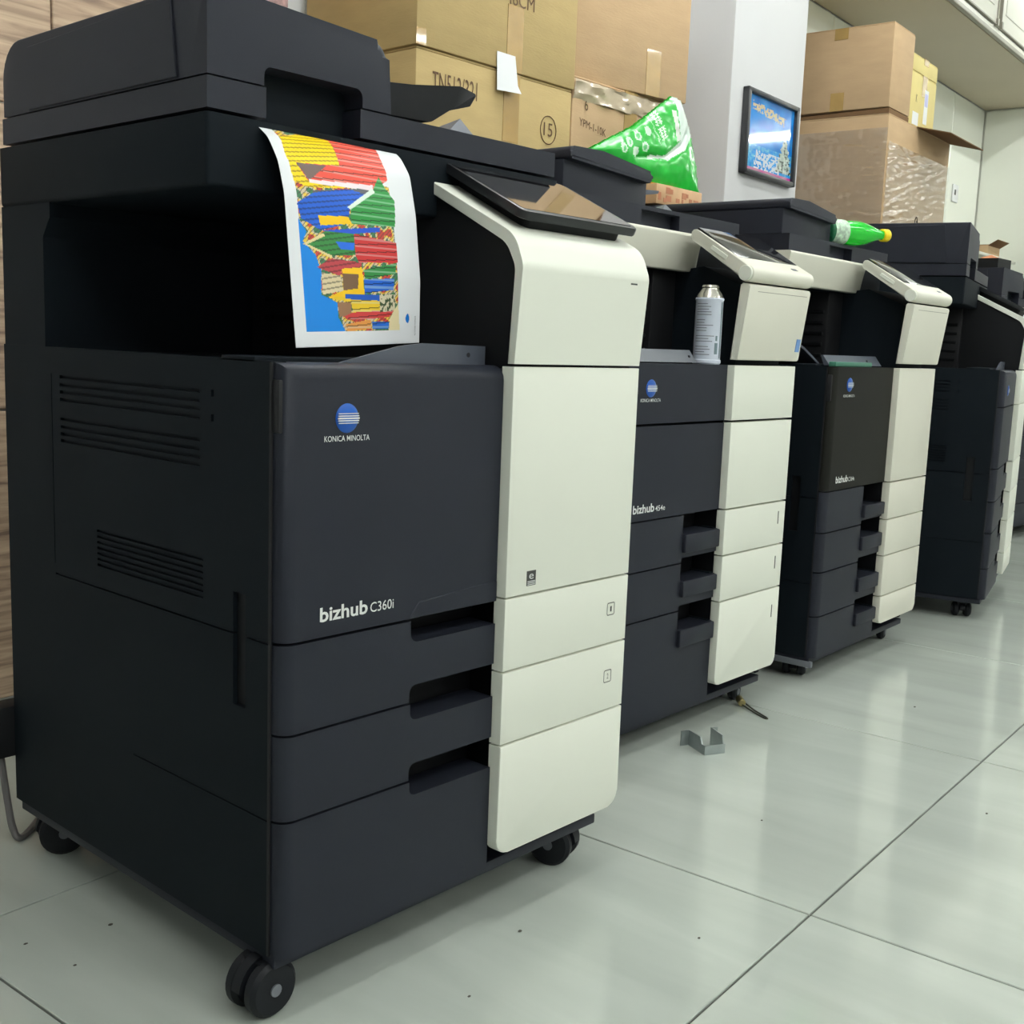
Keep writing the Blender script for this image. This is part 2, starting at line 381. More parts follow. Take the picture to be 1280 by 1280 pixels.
def body_common(t, series, zb, D=0.64, zt=0.755, vents=True, sidecol=DARK2):
    bm = NB(); box(bm, 0.006, 0.609, 0.05, D-0.01, zb+0.004, zt-0.004); link('body', bm, BLACK, t)
    bm = NB(); box(bm, 0.3605, 0.609, -0.0038, 0.0498, zb+0.05, zt-0.006); link('panel_backing', bm, BLACK, t)
    recs = []
    if vents:
        for z in (0.717, 0.7065, 0.697, 0.687, 0.661, 0.6505, 0.641, 0.632): recs.append((0.146, 0.478, z-0.0028, z+0.0014, 0.004))
        for k in range(7): z = 0.522-0.0075*k; recs.append((0.14, 0.385, z-0.0024, z+0.0010, 0.004))
        for z in (0.715, 0.687): recs.append((0.118, 0.123, z-0.004, z+0.004, 0.004))
    recs.append((0.012, 0.50, 0.4445, 0.4470, 0.004))
    recs.append((0.012, 0.30, 0.2395, 0.2412, 0.003))
    recs.append((0.056, 0.080, 0.362, 0.494, 0.016))
    recs.append((0.5, 0.502, 0.46, 0.72, 0.003))
    bm = NB(); recess_panel(bm, 0.012, D, zb+0.012, zt, recs, lambda u, v, d: (d, u, v), 0.02)
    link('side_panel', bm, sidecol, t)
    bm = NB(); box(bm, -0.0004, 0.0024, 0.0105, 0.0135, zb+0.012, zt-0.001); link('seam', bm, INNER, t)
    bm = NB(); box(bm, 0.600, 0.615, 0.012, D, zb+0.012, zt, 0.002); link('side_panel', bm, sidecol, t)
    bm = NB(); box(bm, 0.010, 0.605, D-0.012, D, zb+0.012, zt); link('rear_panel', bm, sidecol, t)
    # raised strip on the top edge near the front
    bm = NB(); box(bm, 0.0, 0.28, 0.0405, 0.104, zt-0.003, zt+0.004, 0.0015); link('top_strip', bm, sidecol, t)
    # paper output tray: sloping floor and lip
    bm = NB(); prism(bm, [(0.006, zt-0.01), (0.32, zt-0.01), (0.32, zt-0.03), (0.006, zt-0.01-0.0)], 'y', 0.1, 0.5) if False else box(bm, 0.004, 0.60, 0.10, 0.52, zt-0.02, zt-0.006)
    link('output_tray', bm, BLACK, t)
    # rear tower and right exit unit that carry the scanner
    bm = NB(); prism(bm, polyround([(0.52, zt-0.004), (D, zt-0.004), (D, 0.944), (0.50, 0.944), (0.50, 0.925, 0.0), (0.52, 0.90, 0.01)]), 'x', 0.002, 0.613); link('rear_tower', bm, sidecol, t)
    bm = NB(); box(bm, 0.335, 0.606, 0.17, 0.52, zt-0.004, 0.944, 0.004); link('exit_unit', bm, INNER, t)
    for k in range(5):
        bm = NB(); z = 0.775+k*0.028; box(bm, 0.329, 0.3349, 0.18, 0.48, z, z+0.009, 0.002, 1); link('exit_rib', bm, BLACK, t)
def base(t, zb, cast_r, big=True):
    bm = NB(); box(bm, 0.004, 0.600, 0.004, 0.632, zb-0.004, zb+0.011, 0.002); link('base', bm, DARK, t)
    for (x, y, a) in ((0.008, 0.035, 0.05), (0.560, 0.05, 1.9), (0.045, 0.590, -0.35), (0.565, 0.59, 0.6)) if big else ((0.05, 0.06, 0.3), (0.56, 0.06, 0.1), (0.05, 0.58, 0.2), (0.56, 0.58, 0.4)):
        caster(t, x, y, zb, cast_r, a)
def adf_i(t, adf_h=1.150):
    # scanner
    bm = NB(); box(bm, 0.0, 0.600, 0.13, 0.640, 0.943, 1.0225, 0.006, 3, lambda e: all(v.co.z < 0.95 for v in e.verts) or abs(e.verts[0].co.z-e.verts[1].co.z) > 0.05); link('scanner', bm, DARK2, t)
    a = bpy.data.objects.new('document_feeder', None); COL.objects.link(a); a.parent = t; a.empty_display_size = 0.02
    # lid: thin slab with the front grip notch
    bm = NB(); prism(bm, polyround([(0.0, 1.0265), (0.078, 1.0265), (0.078, 1.0602), (0.0, 1.0602)]), 'y', 0.130, 0.165); prism(bm, [(0.218, 1.0265), (0.590, 1.0265), (0.590, 1.0602), (0.218, 1.0602)], 'y', 0.130, 0.165)
    box(bm, 0.0, 0.590, 0.165, 0.625, 1.0265, 1.0602); link('lid', bm, DARK, a)
    bm = NB()
    top = polyround([(0.0, 1.0622), (0.075, 1.0622), (0.075, 1.0835, 0.010), (0.221, 1.0835, 0.012), (0.221, 1.0622), (0.268, 1.0622), (0.262, adf_h-0.004, 0.022), (0.0, adf_h+0.008, 0.003)], 6)
    prism(bm, top, 'y', 0.130, 0.165, 0.012, 4, lambda e: all(abs(v.co.y-0.130) < 1e-5 and v.co.z > adf_h-0.03 for v in e.verts))
    prof = polyround([(0.0, 1.0622), (0.268, 1.0622), (0.262, adf_h-0.004, 0.022), (0.0, adf_h+0.008, 0.003)], 6)
    R_ = 0.045; ys = [0.165, 0.40]+[0.62-R_+R_*math.sin(k*PI/12) for k in range(7)]; H_ = adf_h-1.0622; rings = []
    for y_ in ys:
        q = max(0.0, y_-(0.62-R_)); f_ = (H_-(R_-math.sqrt(max(0.0, R_*R_-q*q))))/H_
        rings.append([bm.verts.new((p[0], y_, 1.0622+(p[1]-1.0622)*f_)) for p in prof])
    for r0, r1 in zip(rings, rings[1:]):
        for k in range(len(prof)): bm.faces.new((r0[k], r0[(k+1) % len(prof)], r1[(k+1) % len(prof)], r1[k]))
    bm.faces.new(rings[0]); bm.faces.new(rings[-1][::-1])
    link('feeder_cover', bm, DARK, a, 40)
    bm = NB(); box(bm, 0.072, 0.224, 0.1645, 0.168, 1.030, 1.086); link('grip_recess', bm, DARK2, a)
    # side cover with its seam
    bm = NB(); prism(bm, [(0.188, 1.0640), (0.545, 1.0640), (0.545, adf_h-0.006), (0.200, adf_h+0.002)], 'x', -0.0025, 0.002, 0.001, 1); link('side_cover', bm, DARK, a)
    # raised document tray and folded stop
    bm = NB(); prism(bm, polyround([(0.255, 1.070), (0.395, 1.079, 0.02), (0.430, 1.100, 0.01), (0.470, 1.112, 0.004), (0.488, 1.132, 0.004), (0.450, 1.136, 0.03), (0.36, 1.122, 0.05), (0.255, 1.112)]), 'y', 0.19, 0.50, 0.004, 2, lambda e: abs(e.verts[0].co.y-e.verts[1].co.y) < 1e-4); link('document_tray', bm, BLACK, a, 40)
    bm = NB(); prism(bm, [(0.505, 1.0605), (0.606, 1.121), (0.628, 1.0605)], 'y', 0.25, 0.40)
    for v in bm.verts:
        if v.co.z > 1.1: v.co.y = 0.30
    bmesh.ops.remove_doubles(bm, verts=bm.verts[:], dist=1e-4)
    for v in bm.verts: v.co.x -= 0.045
    link('paper_stop', bm, LIP, a, 20)
    return a
def panel_i(t, zt=0.757):
    # white shell: vertical front, rounded shoulder, slanted top
    def outer(o): return [(-0.024+o, zt), (-0.029+o, 0.880), (-0.005+o*0.6, 0.926-o), (0.133, 0.990-o)]
    O = polyround([(p[0], p[1], 0.045 if i in (2,) else (0.03 if i == 1 else 0)) for i, p in enumerate([(-0.024, zt), (-0.033, 0.880), (-0.018, 0.917), (0.133, 0.991)])]+[(0.140, 0.978, 0), (-0.004, 0.9075, 0.040), (-0.020, 0.878, 0.03), (-0.012, zt, 0)], 8)
    bm = NB(); prism(bm, O, 'x', 0.346, 0.615, 0.0015, 2, lambda e: abs(e.verts[0].co.x-e.verts[1].co.x) < 1e-5); link('panel_shell', bm, WHITE, t, 30)
    I = [(-0.012, zt-0.006), (-0.0205, 0.876), (-0.006, 0.9045), (0.145, 0.978), (0.20, 0.944), (0.20, zt-0.006)]
    bm = NB(); prism(bm, I, 'x', 0.352, 0.606); link('panel_support', bm, BLACK, t)
    # touch tablet on the slope
    a = bpy.data.objects.new('touch_panel', None); COL.objects.link(a); a.parent = t; a.empty_display_size = 0.02
    M = Matrix.Translation((0.4915, 0.0645, 0.979)) @ Matrix.Rotation(math.radians(25.8), 4, 'X')
    def addm(name, bm, m):
        for v in bm.verts: v.co = M @ v.co
        return link(name, bm, m, a, 30)
    bm = NB(); prism(bm, rect(-0.124, 0.124, -0.082, 0.082, 0.012), 'z', -0.006, 0.0055, 0.002, 2, lambda e: abs(e.verts[0].co.z-e.verts[1].co.z) < 1e-5); addm('tablet_body', bm, BEZEL)
    bm = NB(); prism(bm, rect(-0.100, 0.104, -0.070, 0.070, 0.010), 'z', -0.024, -0.006, 0.006, 2, lambda e: all(v.co.z < -0.02 for v in e.verts)); addm('tablet_back', bm, BLACK)
    bm = NB(); prism(bm, rect(-0.117, 0.117, -0.073, 0.076, 0.006), 'z', 0.0054, 0.0062); addm('screen', bm, SCREEN)
    # small slot on the shell
    bm = NB(); box(bm, 0.573, 0.588, -0.0325, -0.0290, 0.8690, 0.8712); link('status_slot', bm, INKG, t)
def adf_e(t):
    bm = NB(); box(bm, 0.0, 0.605, 0.145, 0.640, 0.944, 1.0205, 0.005, 2); link('scanner', bm, DARK2, t)
    # white front cover of the scanner
    bm = NB(); prism(bm, polyround([(0.135, 0.944, 0.004), (0.16, 0.944), (0.16, 1.0205), (0.115, 1.0205, 0.006)]), 'x', -0.012, 0.44, 0.010, 4, lambda e: abs(e.verts[0].co.x-e.verts[1].co.x) < 1e-5 and max(e.verts[0].co.x, e.verts[1].co.x) > 0.43); link('scanner_cover', bm, IVORY2, t, 40)
    a = bpy.data.objects.new('document_feeder', None); COL.objects.link(a); a.parent = t; a.empty_display_size = 0.02
    bm = NB(); recess_panel(bm, 0.0, 0.602, 1.0225, 1.0600, [(0.225, 0.362, 1.0225, 1.0520, 0.022)], lambda u, v, d: (u, 0.130+d, v), 0.05); box(bm, 0.0, 0.602, 0.175, 0.62, 1.0225, 1.0600); box(bm, 0.0, 0.2249, 0.131, 0.18, 1.058, 1.0599); box(bm, 0.3621, 0.602, 0.131, 0.18, 1.058, 1.0599); box(bm, 0.2, 0.4, 0.131, 0.18, 1.053, 1.0598); link('lid', bm, DARK, a)
    # feeder with an overhanging rounded cover above a set-back front
    bm = NB(); box(bm, 0.0, 0.268, 0.150, 0.60, 1.0605, 1.118, 0.004, 2, lambda e: abs(e.verts[0].co.z-e.verts[1].co.z) > 0.03); link('feeder_body', bm, DARK, a)
    bm = NB(); prism(bm, polyround([(0.0, 1.1185, 0.004), (0.268, 1.1050, 0.010), (0.262, 1.1270, 0.010), (0.10, 1.1440, 0.05), (0.0, 1.1410, 0.012)], 6), 'y', 0.134, 0.605, 0.006, 3, lambda e: abs(e.verts[0].co.y-e.verts[1].co.y) < 1e-5); link('feeder_cover', bm, DARK, a, 40)
    bm = NB(); prism(bm, [(0.455, 1.0605), (0.545, 1.104), (0.572, 1.0605)], 'y', 0.25, 0.38)
    for v in bm.verts:
        if v.co.z > 1.09: v.co.y = 0.29
    bmesh.ops.remove_doubles(bm, verts=bm.verts[:], dist=1e-4); link('paper_stop', bm, LIP, a, 20)
    bm = NB(); prism(bm, polyround([(0.26, 1.085), (0.44, 1.112, 0.01), (0.445, 1.119, 0.004), (0.26, 1.106)]), 'y', 0.24, 0.52); link('document_tray', bm, LIP, a)
    return a
def panel_e(t, zt=0.757):
    # leaning ivory panel, hinge and tilted operation panel
    bm = NB(); prism(bm, polyround([(-0.028, zt+0.008, 0.003), (-0.047, 0.914, 0.004), (-0.026, 0.918, 0.004), (-0.010, zt+0.008, 0.0)]), 'x', 0.358, 0.615, 0.003, 2, lambda e: abs(e.verts[0].co.x-e.verts[1].co.x) < 1e-5); p = link('upper_panel', bm, IVORY2, t, 40)
    bm = NB(); box(bm, 0.392, 0.602, -0.0455, -0.0400, 0.9010, 0.9050); link('panel_groove', bm, CABTRIM, p)
    bm = NB(); prism(bm, [(0.012, zt-0.006), (0.005, 0.915), (0.10, 0.955), (0.20, 0.944), (0.20, zt-0.006)], 'x', 0.420, 0.604); link('panel_support', bm, DARK2, t)
    a = bpy.data.objects.new('operation_panel', None); COL.objects.link(a); a.parent = t; a.empty_display_size = 0.02
    bm = NB(); cyl(bm, (0.357, -0.036, 0.936), (0.616, -0.036, 0.936), 0.0165, 28, 0.003); link('hinge_barrel', bm, IVORY2, a)
    bm = NB(); cyl(bm, (0.3515, -0.036, 0.936), (0.3575, -0.036, 0.936), 0.0150, 28, 0.001); link('hinge_cap', bm, WHITE, a)
    M = Matrix.Translation((0, -0.036, 0.936)) @ Matrix.Rotation(math.radians(31.5), 4, 'X')
    def addm(name, bm, m, sm=40):
        for v in bm.verts: v.co = M @ v.co
        return link(name, bm, m, a, sm)
    bm = NB(); prism(bm, polyround([(0.0, -0.014), (0.150, -0.010, 0.004), (0.158, 0.006, 0.004), (0.150, 0.012, 0.003), (0.0, 0.0165, 0)]), 'x', 0.358, 0.615, 0.003, 2, lambda e: abs(e.verts[0].co.x-e.verts[1].co.x) < 1e-5); addm('panel_body', bm, IVORY2)
    bm = NB(); box(bm, 0.364, 0.609, 0.036, 0.152, 0.0100, 0.0165, 0.002); addm('screen', bm, SCREEN)
    bm = NB(); box(bm, 0.356, 0.3582, 0.055, 0.098, -0.003, 0.006, 0.0008, 1); addm('edge_slot', bm, WHITE)
    bm = NB(); box(bm, 0.545, 0.565, 0.006, 0.014, 0.0150, 0.0170); addm('status_lamp', bm, GREY)

def copier_i(label, loc, rz, zb=0.066, m4=False, model='C360i', detail=True):
    t = thing('copier', label, 'copier', (loc[0], loc[1], 0), rz)
    body_common(t, 'i', zb); base(t, zb, 0.022 if m4 else 0.034, not m4)
    XW = 0.346
    bm = NB(); prism(bm, [(0.10, 0.752), (0.349, 0.752), (0.349, 0.7775), (0.24, 0.7790), (0.20, 0.7745)], 'y', 0.030, 0.034); o = link('tray_lip', bm, LIP, t)
    bm = NB(); cyl(bm, (0.318, 0.0295, 0.766), (0.318, 0.033, 0.766), 0.003, 12); link('lip_hole', bm, INNER, o)
    if not m4:
        d = front_dark('door', t, 0.003, XW-0.001, 0.4485, 0.7540, top_round=True)
        bm = NB(); box(bm, 0.0015, 0.012, -0.0005, 0.015, 0.6790, 0.7360, 0.002); link('finger_notch', bm, INNER, d)
        bm = NB(); prism(bm, [(0.19, 0.4487), (XW-0.001, 0.4487), (XW-0.001, 0.4760), (0.205, 0.4685)], 'y', -0.0095, -0.006, 0.001, 1); link('door_lip', bm, DARK, d)
        front_dark('drawer', t, 0.003, XW-0.001, 0.3430, 0.4450, 0.4180, 0.3640, 0.194)
        front_dark('drawer', t, 0.003, XW-0.001, 0.2420, 0.3400, 0.3190, 0.2630, 0.196)
        front_dark('drawer', t, 0.003, XW-0.001, zb+0.010, 0.2390, 0.2210, None, 0.198)
        for z0, z1, nm in ((0.4545, 0.7535, 'door_panel'), (0.3552, 0.4520, 'drawer_panel'), (0.2545, 0.3527, 'drawer_panel')): front_white(nm, t, XW, 0.615, z0, z1)
        front_white('drawer_panel', t, XW, 0.615, 0.0985, 0.2520, rbot=0.022)
        logo(d, 0.0885, 0.694, -0.0085, 0.0165)
        text('maker_lettering', 'KONICA MINOLTA', INKW, d, (0.0565, -0.0085, 0.6685), (1, 0, 0), (0, 0, 1), 0.065, 0.0064, 0.004)
        text('model_lettering', 'bizhub', INKW, d, (0.0535, -0.0085, 0.4660), (1, 0, 0), (0, 0, 1), 0.070, 0.0168, 0.022)
        text('model_lettering', model, INKW, d, (0.1275, -0.0085, 0.4665), (1, 0, 0), (0, 0, 1), 0.0365, 0.0118, 0.003)
        # energy mark and drawer numbers
        bm = NB(); box(bm, 0.386, 0.404, -0.0246, -0.0235, 0.4655, 0.4855); s = link('energy_label', bm, INKG, t)
        text('label_mark', 'e', INKW, s, (0.390, -0.0247, 0.4745), (1, 0, 0), (0, 0, 1), 0.009, 0.007)
        bm = NB()
        for k in range(3): box(bm, 0.3875, 0.4025, -0.0250, -0.0244, 0.4665+0.0022*k, 0.4675+0.0022*k)
        link('label_lines', bm, INKW, s)
        for zc, n in ((0.4065, '1'), (0.3055, '2')):
            bm = NB()
            for rr in (rect(0.566, 0.584, zc-0.0095, zc+0.0095, 0.003),):
                inn = rect(0.5672, 0.5828, zc-0.0083, zc+0.0083, 0.002)
                A = [bm.verts.new((p[0], -0.0245, p[1])) for p in rr]; B = [bm.verts.new((p[0], -0.0245, p[1])) for p in inn]
                for i in range(len(A)): bm.faces.new((A[i], A[(i+1) % len(A)], B[(i+1) % len(A)], B[i]))
            q = link('number_frame', bm, INKG, t)
            text('drawer_number', n, INKG, q, (0.5735, -0.0242, zc-0.004), (1, 0, 0), (0, 0, 1), 0.0035, 0.008)
        # rear socket box and power cable
        bm = NB(); box(bm, -0.03, 0.09, 0.640, 0.680, 0.143, 0.222, 0.004); link('socket_box', bm, BLACK, t)
        bm = NB(); tube(bm, [(-0.014, 0.66, 0.150), (-0.011, 0.66, 0.120), (-0.005, 0.66, 0.069), (0.000, 0.655, 0.024), (0.012, 0.655, 0.006), (0.06, 0.70, 0.0055), (0.14, 0.8, 0.0055)], 0.0055); link('power_cable', bm, mat('grey_cable', (0.16, 0.15, 0.15), 0.5), t)
    else:
        d = front_dark('door', t, 0.003, XW-0.001, 0.6470, 0.7540, top_round=True)
        front_dark('door', t, 0.003, XW-0.001, 0.4640, 0.6440)
        tops = [0.461, 0.362, 0.267, 0.159]; bots = [0.364, 0.269, 0.161, zb+0.010]; nb = [0.425, 0.326, 0.226, 0.134]
        for k in range(4): front_dark('drawer', t, 0.003, XW-0.001, bots[k]+0.001, tops[k], nb[k], (bots[k]+0.012) if k < 3 else None, 0.224)
        for z0, z1, nm in ((0.6470, 0.7535, 'door_panel'), (0.4640, 0.6445, 'door_panel'), (0.3660, 0.4615, 'drawer_panel'), (0.2710, 0.3635, 'drawer_panel'), (0.1630, 0.2685, 'drawer_panel')): front_white(nm, t, XW, 0.615, z0, z1)
        front_white('drawer_panel', t, XW, 0.615, 0.090, 0.1605, rbot=0.018)
        logo(d, 0.0885, 0.694, -0.0085, 0.0165)
    adf_i(t, 1.150 if not m4 else 1.172)
    panel_i(t)
    return t
def copier_e(label, loc, rz, kind):
    zb = 0.048
    t = thing('copier', label, 'copier', (loc[0], loc[1], 0), rz)
    body_common(t, 'e', zb); base(t, zb, 0.020, False)
    XW = 0.358; NX = 0.226
    bm = NB(); prism(bm, [(0.020, 0.757), (0.034, 0.757), (0.044, 0.781), (0.038, 0.781)], 'x', 0.03, 0.284 if kind == 'mono' else 0.345); o = link('tray_lip', bm, GREY if kind == 'mono' else LIP, t)
    bm = NB(); cyl(bm, (0.268, 0.027, 0.768), (0.268, 0.036, 0.768), 0.003, 12); link('lip_hole', bm, INNER, o)
    if kind == 'mono':
        d = front_dark('door', t, 0.003, XW-0.001, 0.6435, 0.7545)
        d2 = front_dark('door', t, 0.003, XW-0.001, 0.4620, 0.6385)
        tops = [0.459, 0.362, 0.265]; bots = [0.364, 0.267, zb+0.010]; nb = [0.421, 0.327, 0.227]; bars = [(0.384, 0.421), (0.294, 0.327), (0.191, 0.227)]
        wz = [(0.6435, 0.7540, 'door_panel'), (0.4625, 0.6385, 'door_panel'), (0.3660, 0.4590, 'drawer_panel'), (0.2690, 0.3630, 'drawer_panel')]; wb = 0.2660
    else:
        d = d2 = front_dark('door', t, 0.003, XW-0.001, 0.4635, 0.7545, m=mat('warm_charcoal_plastic', (0.010, 0.0096, 0.0076), 0.5, spec=0.22, bump=0.12, bump_scale=900))
        bm = NB(); box(bm, 0.0015, 0.012, -0.0005, 0.015, 0.6750, 0.7360, 0.002); link('finger_notch', bm, INNER, d)
        tops = [0.461, 0.362, 0.267, 0.159]; bots = [0.364, 0.269, 0.161, zb+0.010]; nb = [0.408, 0.332, 0.227, 0.134]; bars = [(0.380, 0.412), (0.297, 0.332), (0.190, 0.227), (0.102, 0.134)]
        wz = [(0.4645, 0.7540, 'door_panel'), (0.3665, 0.4610, 'drawer_panel'), (0.2705, 0.3635, 'drawer_panel'), (0.1630, 0.2680, 'drawer_panel')]; wb = 0.1600
    n = len(tops)
    for k in range(n):
        dr = front_dark('drawer', t, 0.003, XW-0.001, bots[k]+0.001, tops[k], nb[k], (bots[k]+0.010) if k < n-1 else None, NX, nr=0.006)
        bm = NB(); box(bm, NX+0.002, XW-0.0015, -0.016, -0.004, bars[k][0], bars[k][1], 0.003, 2); link('handle', bm, DARK, dr)
        bm = NB(); box(bm, XW-0.012, XW-0.003, -0.004, 0.045, nb[k]-0.004, nb[k]+0.002); link('handle_bracket', bm, DARK2, dr)
    WM = WHITE if kind == 'mono' else IVORY2
    for z0, z1, nm in wz:
        front_white(nm, t, XW, 0.615, z0, z1, m=WM)
    front_white('drawer_panel', t, XW, 0.615, 0.088, wb, rbot=0.016, m=WM)
    for z0, z1, nm in wz[-3:] if kind == 'mono' else []:
        pass
    for zc in ((0.425, 0.325, 0.215) if kind == 'mono' else ()):
        bm = NB(); box(bm, 0.583, 0.5855, -0.0247, -0.0235, zc-0.014, zc+0.014); link('paper_gauge', bm, INKG, t)
    if kind == 'mono':
        logo(d, 0.0885, 0.709, -0.0085, 0.0165)
        text('maker_lettering', 'KONICA MINOLTA', INKW, d, (0.056, -0.0085, 0.684), (1, 0, 0), (0, 0, 1), 0.065, 0.0062, 0.004)
        text('model_lettering', 'bizhub', INKW, d2, (0.050, -0.0085, 0.4765), (1, 0, 0), (0, 0, 1), 0.070, 0.0165, 0.022)
        text('model_lettering', '454e', INKW, d2, (0.1235, -0.0085, 0.4768), (1, 0, 0), (0, 0, 1), 0.033, 0.0105, 0.006)
        bm = NB(); box(bm, 0.592, 0.607, -0.0225, -0.0195, 0.785, 0.812)
        for v in bm.verts: v.co.y -= 0.0075+(v.co.z-0.765)*0.128
        link('blue_sticker', bm, mat('sticker_blue', lin((110, 150, 205)), 0.4), t)
    else:
        logo(d, 0.0885, 0.713, -0.0085, 0.0165)
        text('maker_lettering', 'KONICA MINOLTA', INKW, d, (0.056, -0.0085, 0.684), (1, 0, 0), (0, 0, 1), 0.065, 0.0062, 0.004)
        text('model_lettering', 'bizhub', INKW, d2, (0.050, -0.0085, 0.4800), (1, 0, 0), (0, 0, 1), 0.070, 0.0165, 0.022)
        text('model_lettering', 'C364e', INKW, d2, (0.1235, -0.0085, 0.4805), (1, 0, 0), (0, 0, 1), 0.036, 0.0105, 0.004)
        # open plate at the lower left and raised output tray wing
        bm = NB(); box(bm, 0.0, 0.012, -0.004, 0.10, zb-0.012, zb+0.003, 0.002); link('foot_plate', bm, GREY, t)
        bm = NB()
        P = [(-0.02, 0.815), (0.01, 0.812), (0.06, 0.797), (0.11, 0.777), (0.15, 0.760)]
        prism(bm, P+[(p[0], p[1]-0.006) for p in P[::-1]], 'y', 0.10, 0.30); link('tray_wing', bm, LIP, t, 60)
    adf_e(t); panel_e(t)
    return t

T1 = copier_i('large charcoal copier with ivory panel and black tablet, colourful print hanging from it', (0, 0), 0)
T2 = copier_e('charcoal and ivory copier with a silver spray can standing on it', (0.924, 0.240), 0.016, 'mono')
T3 = copier_e('charcoal and ivory copier with a green bottle lying on top', (1.737, 0.239), 0.048, 'colour')
T4 = copier_i('dark copier with a wire clip on its feeder, turned beside the bottle copier', (2.739, 0.196), 0.245, 0.055, True)
T5 = copier_i('far copier standing between the wrapped carton and end wall, white sheet on front', (4.43, 0.69), 0.0, 0.055, True)
T6 = copier_i('farthest copier, only its dark feeder showing near the end wall', (5.32, 0.66), 0.03, 0.055, True)

